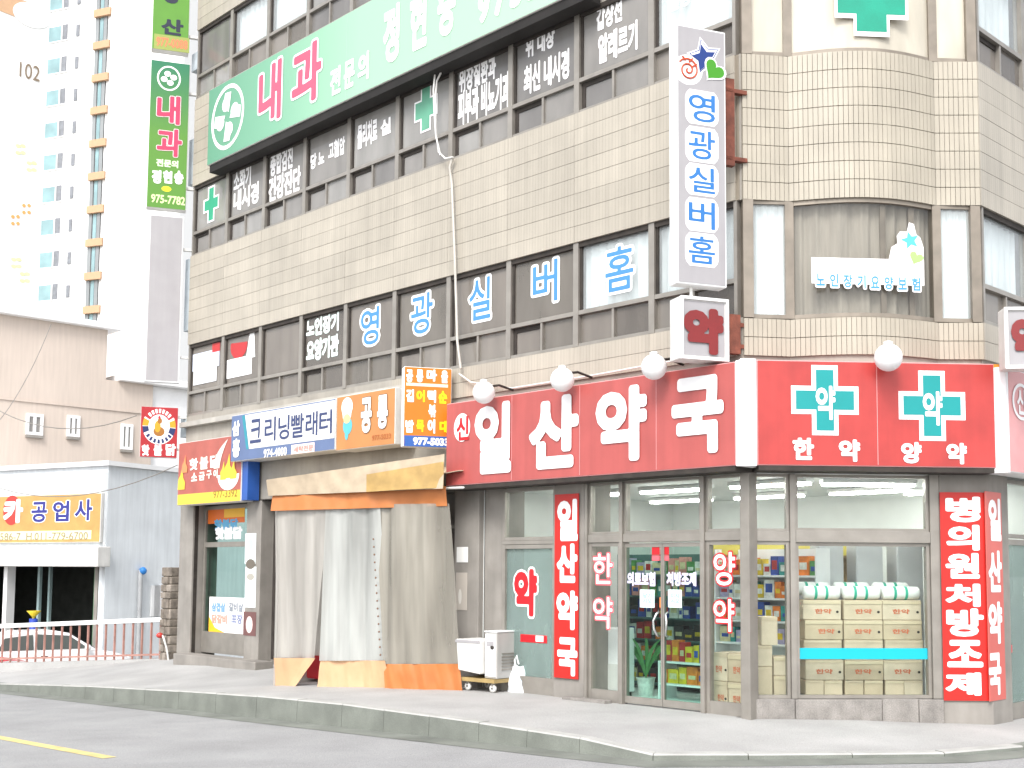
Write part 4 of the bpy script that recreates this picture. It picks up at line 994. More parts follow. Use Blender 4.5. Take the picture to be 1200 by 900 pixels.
flat_in = MB(); flat(flat_in, starpts(s[0], s[1], .205, pi/2+.28, .5), -.011, 0); flat(flat_in, starpts(s[0]-.01, s[1]-.02, .18, pi/2+.28, .5), -.0125, 1); mk('star_print', flat_in, [M_SWHT, ink('143478')], T, F.M())
h = P2(836, 84); m_ = MB(); flat(m_, heartpts(h[0], h[1]+.01, .17, -.62), -.0135, 1); flat(m_, heartpts(h[0], h[1]+.01, .142, -.62), -.015, 0); mk('heart_print', m_, [ink('3c8a18'), M_SWHT], T, F.M())
sp = P2(806, 82); pts = []
for i in range(44):
    a = i*.30; r = .012+.0105*i*.30*1.0; pts.append((sp[0]+r*cos(a+2.2), -.013, sp[1]+r*sin(a+2.2)))
m_ = MB(); m_.tube(pts, .011, 5); 
for a, b in (((799, 66), (803, 71)), ((811, 69), (807, 73)), ((816, 76), (810, 79))):
    p, q_ = P2(*a), P2(*b); m_.tube([(p[0], -.013, p[1]), (q_[0], -.013, q_[1])], .011, 5)
mk('snail_print', m_, ink('c04a26'), T, F.M(), kind='stuff')
mk('snail_print', flat(MB(), ellipse(sp[0], sp[1], .2, .19), -.0065), M_SWHT, T, F.M())
# cube shaped signs with a raised red syllable
def cube_sign(label, q, deg, rc, left, yface, th, brk):
    F = Fr((q.x, q.y), deg); u0, u1 = F.px(rc[0], (rc[1]+rc[3])/2)[0], F.px(rc[2], (rc[1]+rc[3])/2)[0]
    xm = (rc[0]+rc[2])/2; v1, v0 = F.px(xm, rc[1])[1], F.px(xm, rc[3])[1]
    t = hang_sign('medicine_sign', label, F, u0, u1, v0, v1, th, M_OFFWH, M_LILAC, .05, group='cube signs with a red syllable')
    letters(t, F, .025, [('약', brk)], .07, mat('glossy_red', (.20, .012, .012), .25))
    rim = MB(); w_ = .035
    rim.box(u0, u1, -.03, 0, v0, v0+w_); rim.box(u0, u1, -.03, 0, v1-w_, v1); rim.box(u0, u0+w_, -.03, 0, v0+w_, v1-w_); rim.box(u1-w_, u1, -.03, 0, v0+w_, v1-w_)
    mk('rim', rim, M_WHITE, t, F.M())
    mk('bracket_frame', MB().box(u1+.03, u1+.2, .04, .14, v0+.12, v1-.16), M_RUST, t, F.M()); brackets(t, F, u1, th, [v0+.2, v1-.3], .32)
    return t
q = FA.P(FA.px(853, 385, .25)[0], 0, .25)
cube_sign('white cube sign with a raised red syllable under the tall grey sign', q, 66, (797, 349, 853, 422), 786, 0, .28, (801, 361, 848, 415))
q = FC.P(FC.px(1176, 390, .5)[0], 0, .5)
cube_sign('white cube sign with a red syllable cut off by the right edge', q, 40, (1177, 360, 1232, 432), 0, 0, .25, (1185, 371, 1226, 424))
# orange menu sign beside the long red sign
q = FA.P(FA.px(530, 475, .12)[0], 0, .12); F = Fr((q.x, q.y), 62)
u0, u1 = F.px(473, 475)[0], F.px(529, 475)[0]; v1, v0 = F.px(500, 430.5)[1], F.px(500, 524)[1]
T = hang_sign('menu_sign', 'orange upright snack menu sign with white side next to the long red sign', F, u0, u1, v0, v1, .2, M_WHITE, mat('bright_orange_face', (.60, .17, .004), .4, var=.04), .01)
M_YLT = ink('f6d800')
letters(T, F, .01, [('공', (476, 433, 484, 448)), ('룡', (488, 433, 496, 448)), ('마', (500, 433, 512, 447)), ('을', (517, 434, 525, 449)), ('김', (476, 456, 485, 471)), ('떡', (501, 457, 511, 472)), ('볶', (502, 474, 511, 489)), ('이', (501, 491, 510, 508)), ('밥', (475, 492, 485, 507))], .06, M_SWHT, name='lettering')
letters(T, F, .01, [('어', (488, 457, 498, 471)), ('순', (514, 458, 524, 473)), ('묵', (488, 492, 497, 506)), ('대', (515, 493, 525, 507))], .06, M_YLT, name='lettering')
r = pxrect(F, 476, 449.5, 525, 453, .008); mk('rule', MB().box(r[0], r[1], -.009, -.004, r[2], r[3]), ink('f8dcc0'), T, F.M())
r = pxrect(F, 473.6, 511, 528.6, 523.6, .008); mk('phone_strip', MB().box(r[0], r[1], -.009, -.004, r[2], r[3]), ink('2a5aa6'), T, F.M())
words(T, F, .0125, '977-5033', (484, 513, 526, 522), M_SWHT, .06)
# the stack of signs at the far left end
q = Vector((-14.2, -.12, 0)); 
F = Fr((q.x, q.y), 64)
def at_px(x, y): return F.px(x, y)
grp = 'projecting signs at the left end of the building'
def end_sign(name, label, xs, ys, th, edge, face, rim=.012):
    u0, u1 = F.px(xs[0], sum(ys)/2)[0], F.px(xs[1], sum(ys)/2)[0]; xm = sum(xs)/2; v1, v0 = F.px(xm, ys[0])[1], F.px(xm, ys[1])[1]
    t = hang_sign(name, label, F, u0, u1, v0, v1, th, edge, face, rim, group=grp); brackets(t, F, u1, th, [v0+(v1-v0)*.15, v0+(v1-v0)*.8], .3, M_OFFWH); return t
M_LGRN = mat('lime_sign_face', (.085,.25,.016), .4, var=.06); M_EMG = mat('green_to_lime_face', (.05, .36, .12), .4, var=.06)
T = end_sign('office_sign', 'lime green projecting sign with navy writing, topmost at the left end', (179.5, 223), (-75, 60), .22, M_OFFWH, M_LGRN)
letters(T, F, .01, [('부', (190, -64, 212, -32)), ('동', (190, -26, 212, 4)), ('산', (189, 22, 215, 41))], .045, ink('04122e'))
r = pxrect(F, 180.4, 42, 222, 59.5, .008); mk('foot_strip', MB().box(r[0], r[1], -.008, -.004, r[2], r[3]), ink('8f9a4a'), T, F.M()); words(T, F, .011, '977-0088', (183, 45, 220, 56), ink('d07a50'), .04)
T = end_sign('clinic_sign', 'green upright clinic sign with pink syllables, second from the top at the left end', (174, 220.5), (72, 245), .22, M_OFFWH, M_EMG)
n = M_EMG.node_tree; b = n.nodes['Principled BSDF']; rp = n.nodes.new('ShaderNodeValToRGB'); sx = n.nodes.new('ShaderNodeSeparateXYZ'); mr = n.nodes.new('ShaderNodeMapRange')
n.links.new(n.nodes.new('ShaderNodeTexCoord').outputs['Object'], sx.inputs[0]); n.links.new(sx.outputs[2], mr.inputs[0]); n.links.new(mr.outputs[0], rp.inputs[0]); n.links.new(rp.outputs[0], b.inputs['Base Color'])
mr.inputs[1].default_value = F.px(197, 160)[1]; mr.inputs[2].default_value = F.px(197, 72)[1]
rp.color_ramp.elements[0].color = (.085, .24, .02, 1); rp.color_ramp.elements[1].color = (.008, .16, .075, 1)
c = F.px(198, 92); k = .2; rg = MB(); ring(rg, c[0], c[1], .24, .27, .035, .035, -.008)
for i in range(4):
    a = pi/2*i+.3; flat(rg, ellipse(c[0]+.1*cos(a), c[1]+.1*sin(a), .068, .062, 14), -.0085-.0004*i)
mk('emblem', rg, M_SWHT, T, F.M(), kind='stuff')
letters(T, F, .012, [('내', (183, 111, 212, 146)), ('과', (183, 150, 214, 184))], .035, ink('b83058'), ink('e8d0d0'), .06)
letters(T, F, .012, [('정', (178, 199, 189, 215)), ('현', (191, 200, 202, 215)), ('승', (204, 200, 215, 216))], .07, M_SWHT); words(T, F, .011, '전문의', (183, 187, 209, 196), ink('d4ecc0'), .05)
r = F.px(195, 221.5); mk('dot_print', flat(MB(), ellipse(r[0], r[1], .1, .06, 12), -.0085), ink('e8e020'), T, F.M()); words(T, F, .011, '975-7782', (177, 229, 217, 239), ink('d8f0a8'), .03)
T = end_sign('blank_sign', 'blank pale grey upright sign, third from the top at the left end', (172, 213), (252, 448), .2, M_WHITE, M_LILAC, .03)
T = end_sign('grill_sign', 'small red square sign with a round emblem, lowest at the left end', (164.5, 208), (477, 536), .2, M_WHITE, mat('deep_red_face', (.37, .010, .016), .4, var=.05), .004)
c = F.px(186.5, 499.5); k = abs(F.px(196, 500)[0]-F.px(176, 500)[0])/20
rg = MB(); flat(rg, ellipse(c[0], c[1], 19.5*k, .38), -.007, 1)
def arc_strip(mb, a0, a1, r0, r1, y, m):
    o = ellipse(c[0], c[1], r1*k, .38*r1/19.5, 14, a0, a1); i_ = ellipse(c[0], c[1], r0*k, .38*r0/19.5, 14, a0, a1); flat(mb, o+i_[::-1], y, m)
arc_strip(rg, .17*pi, .83*pi, 12.5, 20, -.0085, 0)
for a0 in (.86, -.02): arc_strip(rg, (a0+.0)*pi, (a0+.14)*pi, 12.5, 19.5, -.0085, 3); arc_strip(rg, (a0+(.15 if a0 > .5 else -.15))*pi, (a0+(.27 if a0 > .5 else -.01))*pi, 12.5, 19.5, -.0085, 2)
for q in range(7): a0 = pi*(1.19+.094*q); arc_strip(rg, a0, a0+.055*pi, 14, 18.5, -.0092, 2)
for q in range(7): a0 = pi*(.22+.082*q); arc_strip(rg, a0, a0+.05*pi, 14, 18.5, -.0092, 1)
flat(rg, ellipse(c[0], c[1]-.11, .11, .10), -.010, 4); flat(rg, ellipse(c[0]-.03, c[1]-.01, .06, .12), -.0105, 3); flat(rg, ellipse(c[0]+.01, c[1]+.11, .045, .06), -.011, 4); flat(rg, ellipse(c[0]+.0, c[1]+.18, .025, .035), -.0115, 5)
mk('emblem', rg, [ink('a82028'), M_SWHT, ink('14265c'), ink('c8961c'), ink('9a6420'), M_SRED], T, F.M(), kind='stuff')
letters(T, F, .01, [('핫', (166, 521, 175, 534)), ('불', (180, 521, 190, 534)), ('닭', (194, 520, 206, 534))], .06, M_SWHT)
# rain pipe boxes and drain hose
rp = thing('rain_pipe', 'blue grey rain pipe in sections at the left edge of the building', 'pipe', Matrix.Translation((L0-.1, .1, 0)))
M_PIPE = mat('blue_grey_pipe', (.42, .47, .5), .5, var=.15)
mk('pipe', MB().tube([(0, .1, .2), (0, .1, 15)], .05, 10), M_PIPE, rp)
for a, b in ((4.5, 4.95), (6.75, 8.3), (9.9, 10.9), (12.4, 12.8)): mk('pipe_cover', MB().box(-.17, .08, -.06, .2, a, b), M_PIPE, rp, bevel=.01)
hp = thing('drain_hose', 'white drain hose hanging down the tiled front from the third storey windows', 'hose', FA.M(FA.px(535, 430, .07)[0], FA.px(535, 430, .07)[1], .07))
def pth(F, d, pts): return [(F.px(x, y, dd if (dd := (p[2] if len(p) > 2 else d)) is not None else d)[0], -dd, F.px(x, y, dd)[1]) for p in pts for x, y in [p[:2]]]
mk('hose', MB().tube(pth(FA, .07, [(540, 432), (536, 400), (534.5, 350), (533, 300), (531, 250), (529.5, 215), (527, 196), (531, 184)]), .021, 8), mat('aged_hose', (.52, .49, .44), .5, var=.15), hp, FA.M())
mk('loop', MB().tube(pth(FA, .1, [(531, 184), (522, 186), (514, 178), (511, 155), (510, 120), (512, 95), (520, 78), (523, 72)]), .016, 8), M_OFFWH, hp, FA.M())
mk('loop', MB().tube(pth(FA, .12, [(516, 182), (511, 160), (509, 130), (508, 105), (510, 85)]), .016, 8), M_OFFWH, hp, FA.M())
cb = thing('cable', 'thin white cable run along the tile above the long red sign', 'cable', FA.M(FA.px(538, 440, .06)[0], FA.px(538, 440, .06)[1], .06))
mk('wire', MB().tube(pth(FA, .06, [(538, 438), (552, 448), (600, 455), (650, 447), (700, 439), (760, 428), (800, 421)]), .014, 6), M_OFFWH, cb, FA.M())

# ================================================================== THE SHOPS LEFT OF THE PHARMACY
wl2 = MB().box(-13.66, -11.62, 1.95, 2.1, -.05, 3.05).box(-10.5, -5.5, 1.0, 1.15, -.05, 3.05)
mk('shop_back_wall', wl2, M_CONC, BLD)
mk('step', MB().box(-13.68, -10.6, -.36, .02, -.2, .075), M_CONC, BLD, FA.M(), bevel=.015)
mk('shutter_rail', MB().box(-13.70, -13.655, .02, .1, 0, 3.05), M_DARK, BLD)
mk('shutter_rail', MB().box(-10.98, -10.90, .2, .279, 0.08, 3.0), M_DARK, BLD)
y = .27
ds = mk('door', MB().box(-13.65, -13.59, y-.04, y+.05, .08, 3.03).box(-11.68, -11.625, y-.04, y+.05, .08, 3.03).box(-13.59, -11.68, y-.04, y+.05, .08, .5).box(-13.59, -11.68, y-.04, y+.05, 2.96, 3.03).box(-13.59, -11.68, y-.04, y+.05, 2.2, 2.3), M_FRAME2, BLD)
mk('pane', MB().box(-13.59, -11.68, y, y+.01, .5, 2.96), G_GREEN, ds)
dd = -y+.006
def dq(rc, m, name='sticker', yy=0): return decal(ds, FA, dd, rc, m, name, yy)
dq((244, 594, 287, 613), ink('d86a24')); dq((263, 594, 287, 606), ink('e8b030'), yy=-.004)
words(ds, FA, dd+.008, '핫불닭', (252, 617, 284, 632), M_SWHT, .08); words(ds, FA, dd+.006, '핫불닭', (251, 608, 279, 620), ink('5aa0c8'), .06)
r = pxrect(FA, 245, 700, 287, 752, dd); mk('sticker', MB().box(r[0], r[1], -.002, 0, r[2], r[3]), M_SWHT, ds, FA.M(0, 0, dd))
mk('sticker', flat(MB(), [(r[0], r[2]), (r[1], r[2]), (r[1], r[2]+.16), ((r[0]+r[1])/2, r[2]+.16), (r[0]+.25, r[2]+.26), (r[0], r[2]+.48)], -.005), ink('f0b828'), ds, FA.M(0, 0, dd))
words(ds, FA, dd+.008, '삼겹살', (248, 706, 264, 717), ink('7aa0d8'), .06); words(ds, FA, dd+.008, '갈비살', (268, 706, 285, 717), ink('8a9098'), .04); words(ds, FA, dd+.008, '닭갈비', (248, 720, 266, 731), ink('e89a8a'), .06); words(ds, FA, dd+.008, '포장', (271, 720, 284, 731), ink('8088a8'), .04)
# posters on the pillar
def poster(label, rc, m, extra=()):
    r = pxrect(FA, *rc, .01); t = thing('poster', label, 'poster', FA.M((r[0]+r[1])/2, r[2], .008))
    mk('sheet', MB().box(r[0], r[1], -.008, -.002, r[2], r[3]), m, t, FA.M())
    for k, (rc2, m2) in enumerate(extra):
        q = pxrect(FA, *rc2, .01); mk('print', flat(MB(), ellipse((q[0]+q[1])/2, (q[2]+q[3])/2, (q[1]-q[0])/2, (q[3]-q[2])/2, 14), -.0095-.001*k), m2, t, FA.M())
poster('pale blue poster high on the pillar right of the chicken shop door', (287, 625, 299.5, 661), ink('dfeaea'), [((289, 631, 297, 645), ink('b8d8dc'))])
poster('torn white poster at the middle of the pillar right of the chicken shop door', (287, 664, 299.5, 712), ink('e6eeee'), [((288, 655, 299, 667), ink('6a6258')), ((289, 672, 298, 680), ink('a8a49a'))])
poster('dark maroon poster low on the pillar right of the chicken shop door', (285, 717, 299.5, 745), ink('6e4a48'), [((288, 722, 296, 742), ink('e0c8c4'))])
poster('white notice on the pillar right of the tent', (535, 641, 548, 659), ink('eeeeea')); poster('small torn paper on the pillar right of the tent', (534, 671, 547, 715), ink('b8b0a6'), [((537, 690, 541, 708), ink('d8d4cc'))])
# snack bar doors behind the tent
for i in range(4):
    a = -10.48+1.24*i; z1 = 2.5
    d = mk('door', MB().box(a, a+.05, .6, .68, .0, z1).box(a+1.18, a+1.23, .6, .68, .0, z1).box(a+.05, a+1.18, .6, .68, 0, .55).box(a+.05, a+1.18, .6, .68, z1-.06, z1), M_FRAME2, BLD)
    mk('pane', MB().box(a+.05, a+1.18, .635, .645, .55, z1-.06), G_FILM[1], d)

# ---- vinyl tent in front of the snack bar
qa = on_z(320, 805, -.1); qb = on_z(541, 810, -.01)
FT = Fr((qa.x, qa.y), math.degrees(math.atan2(qb.y-qa.y, qb.x-qa.x)))
LT = (Vector((qb.x, qb.y))-Vector((qa.x, qa.y))).length
TT = thing('vinyl_tent', 'clear vinyl street tent with orange hems under a tan awning', 'tent', FT.M(LT/2, -.08))
def vinyl(name, base, al, tr=0):
    m = bpy.data.materials.new(name); m.use_nodes = True; n = m.node_tree; L = n.links; b = n.nodes['Principled BSDF']
    b.inputs['Base Color'].default_value = (*base, 1); b.inputs['Roughness'].default_value = .15
    g = n.nodes.new('ShaderNodeNewGeometry'); mp = n.nodes.new('ShaderNodeMapping'); mp.inputs['Scale'].default_value = (2.6, 2.6, .3)
    nz = n.nodes.new('ShaderNodeTexNoise'); nz.inputs['Scale'].default_value = 1.3; nz.inputs['Detail'].default_value = 3; nz.inputs['Distortion'].default_value = .2
    L.new(g.outputs['Position'], mp.inputs[0]); L.new(mp.outputs[0], nz.inputs[0])
    mr = n.nodes.new('ShaderNodeMapRange'); mr.inputs[1].default_value = .35; mr.inputs[2].default_value = .68; mr.inputs[3].default_value = al-.22; mr.inputs[4].default_value = min(1, al+.16)
    L.new(nz.outputs['Fac'], mr.inputs[0]); L.new(mr.outputs[0], b.inputs['Alpha']); return m
M_VIN = vinyl('clear_vinyl', (.44, .42, .385), .72); M_VIN2 = vinyl('cloudy_vinyl', (.40, .41, .39), .8)
M_VIN3 = vinyl('smoky_vinyl', (.31, .29, .245), .76)
M_ORG = mat('orange_tarp', (.48,.165,.045), .55, var=.12, scale=3); M_ORG2 = mat('pale_orange_tarp', (.56,.34,.19), .55, var=.1, scale=3)
M_TAN = mat('tan_canvas', (.44,.355,.255), .75, var=.2, scale=4); M_TAN2 = mat('ochre_canvas', (.40,.26,.09), .7, var=.25, scale=4)
def tz(x, y): return FT.px(x, y)[1]
def tu(x, y): return FT.px(x, y)[0]
zb0, zb1 = tz(320, 806), tz(540, 810)
def sheet(name, top, bot, fold, seed, m, parent=TT, d0=0., nu=120, nv=10, hemz=None):
    """top, bot: (u left, u right, z left, z right)"""
    mb = MB(); rnd = random.Random(seed); ph = [rnd.uniform(0, 6.28) for _ in range(5)]; fq = [rnd.uniform(3, 6), rnd.uniform(8, 13), rnd.uniform(17, 25), rnd.uniform(30, 44)]
    def fn(a, b):
        ul = bot[0]+(top[0]-bot[0])*b; ur = bot[1]+(top[1]-bot[1])*b; zl = bot[2]+(top[2]-bot[2])*b; zr_ = bot[3]+(top[3]-bot[3])*b
        u = ul+(ur-ul)*a
        y = fold*(.55*sin(u*fq[0]+ph[0]+b*.8)+.3*sin(u*fq[1]+ph[1]-b)+.22*sin(u*fq[2]+ph[2]+b*2.6+.8*sin(b*4+ph[0]))*(1.2-b*.4)+.07*sin(u*fq[3]+ph[3]+2.5*sin(b*3+ph[1]))+.22*sin(b*5+ph[1])*sin(u*2.4+ph[3])+.03*sin(u*67+b*9+ph[2]))-d0
        return (u, y-.05*(1-b)*sin(a*3.1+ph[4]), zl+(zr_-zl)*a)
    mb.grid(fn, nu, nv); return mk(name, mb, m, parent, FT.M())
# curtain panels: (px top left, top right, bottom left, bottom right) split into hem, vinyl and skirt
def curtain(px, skirt_y, fold, seed, mv, ms, top_y, bot_y, mid=None):
    (xtl, xtr, xbl, xbr) = px
    def q(x, y): return FT.px(x, y)
    tl, tr, bl, br = q(xtl, top_y[0]), q(xtr, top_y[1]), q(xbl, bot_y[0]), q(xbr, bot_y[1])
    def lerp(p, r, t): return (p[0]+(r[0]-p[0])*t, p[1]+(r[1]-p[1])*t)
    ts = (skirt_y-bot_y[0])/(top_y[0]-bot_y[0])
    ml, mr_ = lerp(bl, tl, ts), lerp(br, tr, ts)
    if mid: ml, mr_ = q(mid[0], skirt_y), q(mid[1], skirt_y)
    a = sheet('vinyl_curtain', (tl[0], tr[0], tl[1], tr[1]), (ml[0], mr_[0], ml[1], mr_[1]), fold, seed, mv, nv=14)
    sheet('orange_skirt', (ml[0], mr_[0], ml[1], mr_[1]), (bl[0], br[0], bl[1], br[1]), fold*.9, seed, ms, d0=.012, nv=5)
curtain((321, 386, 321, 346), 771, .035, 3, M_VIN, M_ORG2, (597, 594), (806, 806), (321, 371))
curtain((383, 446, 375, 457), 774, .05, 8, M_VIN2, M_ORG2, (594, 591), (807, 809), (377, 452))
curtain((440, 525, 452, 541), 778, .06, 14, M_VIN3, M_ORG, (591, 590), (809, 811), (449, 538))
ia, ib, ic, id_ = FT.px(340, 597), FT.px(404, 593), FT.px(338, 768), FT.px(386, 770)
sheet('inner_curtain', (ia[0], ib[0], ia[1], ib[1]), (ic[0], id_[0], ic[1], id_[1]), .03, 33, M_VIN, d0=-.16)
hl, hr = FT.px(321, 577), FT.px(524, 570); bl_, br_ = FT.px(321, 599), FT.px(524, 593)
sheet('orange_hem', (hl[0], hr[0], hl[1], hr[1]), (bl_[0], br_[0], bl_[1], br_[1]), .022, 21, M_ORG, d0=.04, nu=110, nv=4)
# side of the tent and its frame
zt = hl[1]
fr_ = MB()
for u in (0, LT*.55): fr_ = MB().tube([(u, .06, zb0), (u, .06, zt)], .022, 8); mk('pole', fr_, M_OFFWH, TT, FT.M())
mk('top_rail', MB().tube([(0, .06, zt-.02), (LT, .06, hr[1]-.02)], .02, 8), M_OFFWH, TT, FT.M())
# side curtain at the left, back to the wall
pl_ = Vector((qa.x, qa.y)); back = Vector((qa.x-.05, -.02)); sv = MB()
sv.grid(lambda a, b: (pl_.x+(back.x-pl_.x)*a+.02*sin(a*14), pl_.y+(back.y-pl_.y)*a, -.08+(zt+.08)*b), 20, 4); mk('side_curtain', sv, M_VIN, TT, Matrix.Identity(4))
# awning: sloping canvas from wall to front rail with a drooping front fold
wa = FA.px(322, 560, .0); aw = MB()
def awn(a, b):
    f = FT.P(LT*a-.05+.07*a, 0); wx = -10.9+(5.5)*a
    x = f.x+(wx-f.x)*b; y = (f.y-.04)+(-.02-f.y+.04)*b; z = (hl[1]+(hr[1]-hl[1])*a+.10+.12*a)+.16*b-.04*sin(pi*b)+.01*sin(a*40)
    return (x, y, z)
aw.grid(awn, 40, 6); mk('awning', aw, M_TAN, TT, Matrix.Identity(4), solid=.012)
ff = [FT.px(318, 563), FT.px(526, 533)]; f2 = [FT.px(318, 580), FT.px(526, 572)]
sheet('awning_front', (ff[0][0], ff[1][0], ff[0][1], ff[1][1]), (f2[0][0], f2[1][0], f2[0][1]-.02, f2[1][1]-.02), .012, 5, M_TAN, d0=.13, nv=4)
f3 = [FT.px(436, 557), FT.px(526, 542)]; f4 = [FT.px(436, 575), FT.px(526, 571)]
sheet('awning_flap', (f3[0][0], f3[1][0], f3[0][1], f3[1][1]), (f4[0][0], f4[1][0], f4[0][1]-.03, f4[1][1]-.02), .01, 6, M_TAN2, d0=.165, nv=4)
lace = MB()
for i in range(16):
    q = FT.px(441+i*.55, 632+i*9); lace.sphere((q[0], -.085, q[1]), .017, 6)
mk('lacing', lace, mat('brown_cord', (.2, .11, .07), .8), TT, FT.M(), kind='stuff')
# red crate glimpsed through the slit
q = on_z(358, 800, -.03)+Vector((-.35, .5, 0)); rc = thing('red_crate', 'red plastic crate seen through the slit of the vinyl tent', 'crate', Matrix.Translation((q.x, q.y, 0)) @ Matrix.Rotation(R_(10), 4, 'Z'))
M_RPL = mat('red_plastic', (.50, .012, .02), .4)
for s in (-1, 1): mk('side_wall', MB().box(-.3, .3, s*.2-.012, s*.2+.012, .02, .42), M_RPL, rc); mk('end_wall', MB().box(s*.3-.012, s*.3+.012, -.186, .186, .02, .42), M_RPL, rc)
mk('base', MB().box(-.3, .3, -.2, .2, 0, .02), M_RPL, rc)

# ---- cart with the white cabinet, bag
q = on_z(578, 812, 0); FQ = Fr((q.x, q.y), 4)
M_APP = mat('appliance_enamel', (.44,.43,.41), .45, var=.12, streak=.1)
cbx = thing('white_cabinet', 'old white metal cabinet on a castor trolley beside the tent', 'cabinet', FQ.M(0, 0))
ul = FQ.px(541, 770)[0]; um = FQ.px(568, 770)[0]; ur = FQ.px(581, 770)[0]; z0 = .2; z1 = FQ.px(574, 741)[1]; zl = FQ.px(555, 749)[1]
mk('tall_body', MB().box(um, ur+.02, .0, .5, z0, z1), M_APP, cbx, bevel=.012)
mk('front_strip', MB().box(um+.02, ur-.0, -.012, .004, z0+.03, z1-.03), M_WHITE, cbx, bevel=.004)
mk('bin', MB().prism([(ul+.03, z0+.1), (um-.004, z0+.06), (um-.004, zl-.01), (ul-.02, zl)], -.1, .4), M_OFFWH, cbx, bevel=.012)
for k in range(6): mk('vent_slat', MB().box(ur+.0205, ur+.028, .1, .4, z0+.12+.045*k, z0+.14+.045*k), M_FRAME2, cbx)
mk('lid', MB().box(um-.008, ur+.028, -.008, .508, z1+.001, z1+.02), M_WHITE, cbx, bevel=.004); mk('bin_rim', MB().box(ul-.03, um-.005, -.11, -.101, zl-.05, zl-.012), M_LILAC, cbx)
mk('knob', MB().lathe([(.001, -.03), (.025, -.03), (.025, 0)], (ur-.05, -.012, z0+.45), 12, axis='y'), M_DARK, cbx); mk('badge', MB().box(um+.05, ur-.03, -.016, -.0125, z1-.2, z1-.13), M_LILAC, cbx)
mk('trolley', MB().box(ul+.05, ur+.02, -.05, .5, z0-.06, z0-.005), mat('brass_trim', (.35, .25, .1), .5, var=.3), cbx)
for x, y in ((ul+.12, .02), (ur-.05, .0), (ul+.12, .44), (ur-.05, .44)):
    w_ = mk('castor', MB().box(x-.025, x+.025, y-.02, y+.02, .09, z0-.061), M_FRAME2, cbx); mk('wheel', MB().lathe([(.02, -.02), (.055, -.02), (.06, 0), (.055, .02), (.02, .02)], (x, y, .062), 14, axis='y'), M_OFFWH, w_)
q = on_z(607, 811, 0); bgx = thing('plastic_bag', 'white plastic bag with faint blue print standing beside the white cabinet', 'bag', Matrix.Translation((q.x, q.y+.02, 0)) @ Matrix.Rotation(R_(25), 4, 'Z'))
mb = MB()
def bagf(a, b):
    t = 2*pi*a; wv = .185*(1-.34*b**1.8)+.012*sin(t*3+b*5)+.008*sin(t*7); dv = .11*(1-.62*b)+.01*sin(t*4)
    return (wv*cos(t)+.03*b, dv*sin(t)+.012*sin(b*9+t*2), .38*b+.012*sin(t*5)*b)
mb.grid(bagf, 40, 10); mk('body', mb, mat('white_polythene', (.76, .78, .8), .3, var=.05), bgx)
for s in (-1, 1): mk('handle', MB().tube([(-.05, s*.02, .36), (-.06, s*.03, .46), (-.03, s*.03, .53), (0, s*.02, .40)], .014, 6), M_WHITE, bgx)
mk('print', MB().grid(lambda a, b: (.03+.1*(a-.5), -.108+.06*b, .1+.16*b), 6, 4), ink('b8d2e4'), bgx)
mk('doormat', MB().box(-3.0, -2.2, -.16, -.02, .003, .04), M_STONE, None, None, 'small grey stone slab on the pavement left of the double door', 'slab')

# ================================================================== BEHIND THE LEFT END
# balustrade along the pavement edge
M_RAIL = mat('white_rail', (.72, .72, .71), .5, var=.1); M_BAL = mat('red_brown_baluster', (.38,.20,.165), .6, var=.3, scale=6)
RA = Vector((-15.42, .3, -.16)); RB = Vector((-20.0, -1.75, -.43)); RL = (RB-RA).length
def rl(t): return RA.lerp(RB, t)
fc = thing('railing', 'low white topped railing with red brown balusters at the left', 'railing', Matrix.Translation(rl(.5)))
def rail(z0, z1, hw, t1=1.25):
    a, b = rl(0), rl(t1); n_ = Vector((RA.y-RB.y, RB.x-RA.x, 0)).normalized()*hw; up = Vector((0, 0, 1))
    q = [a-n_+up*z0, b-n_+up*z0, b+n_+up*z0, a+n_+up*z0, a-n_+up*z1, b-n_+up*z1, b+n_+up*z1, a+n_+up*z1]
    return MB().add(q, [(0,1,2,3),(7,6,5,4),(4,5,1,0),(5,6,2,1),(6,7,3,2),(7,4,0,3)])
h = .78
mk('top_rail', rail(h, h+.1, .05), M_RAIL, fc, Matrix.Identity(4), bevel=.015)
mk('bottom_rail', rail(.07, .11, .025), M_BAL, fc, Matrix.Identity(4))
mk('base', rail(-.3, .0, .09), M_WALK, fc, Matrix.Identity(4))
bal = MB().box(-.02, .02, -.018, .018, -.02, h-.001).mesh('baluster', M_BAL)
t_ = .012
while t_ < 1.24:
    mk('baluster', bal, None, fc, Matrix.Translation(rl(t_))); t_ += .245/RL
# stone pier, hydrant-like red tap
st = thing('stone_pier', 'rough brown stone pier at the left corner of the building', 'wall', Matrix.Translation((-15.12, .32, -.35)))
M_STN = [mat('field_stone', (.2, .17, .14), .9, var=.4, scale=9, bump=.5), mat('field_stone_pale', (.30, .26, .22), .9, var=.4, scale=9, bump=.5)]
mk('core', MB().box(-.2, .2, -.1, .28, 0, 2.0), M_GROUT, st)
r = random.Random(4); z = 0
while z < 1.97:
    hh_ = r.uniform(.14, .22); x = -.22
    while x < .2:
        ww = r.uniform(.13, .24); x2 = min(.22, x+ww); x2 = .22 if .22-x2 < .07 else x2
        mk('stone', MB().box(x+.008, x2-.008, -.13-r.uniform(0, .03), .1, z+.006, z+hh_-.006), M_STN[r.random() > .55], st, bevel=.02); x = x2
    z += hh_
tp = thing('red_tap', 'small red valve on a bent pipe by the stone pier', 'valve', Matrix.Translation((-14.95, .05, -.2)))
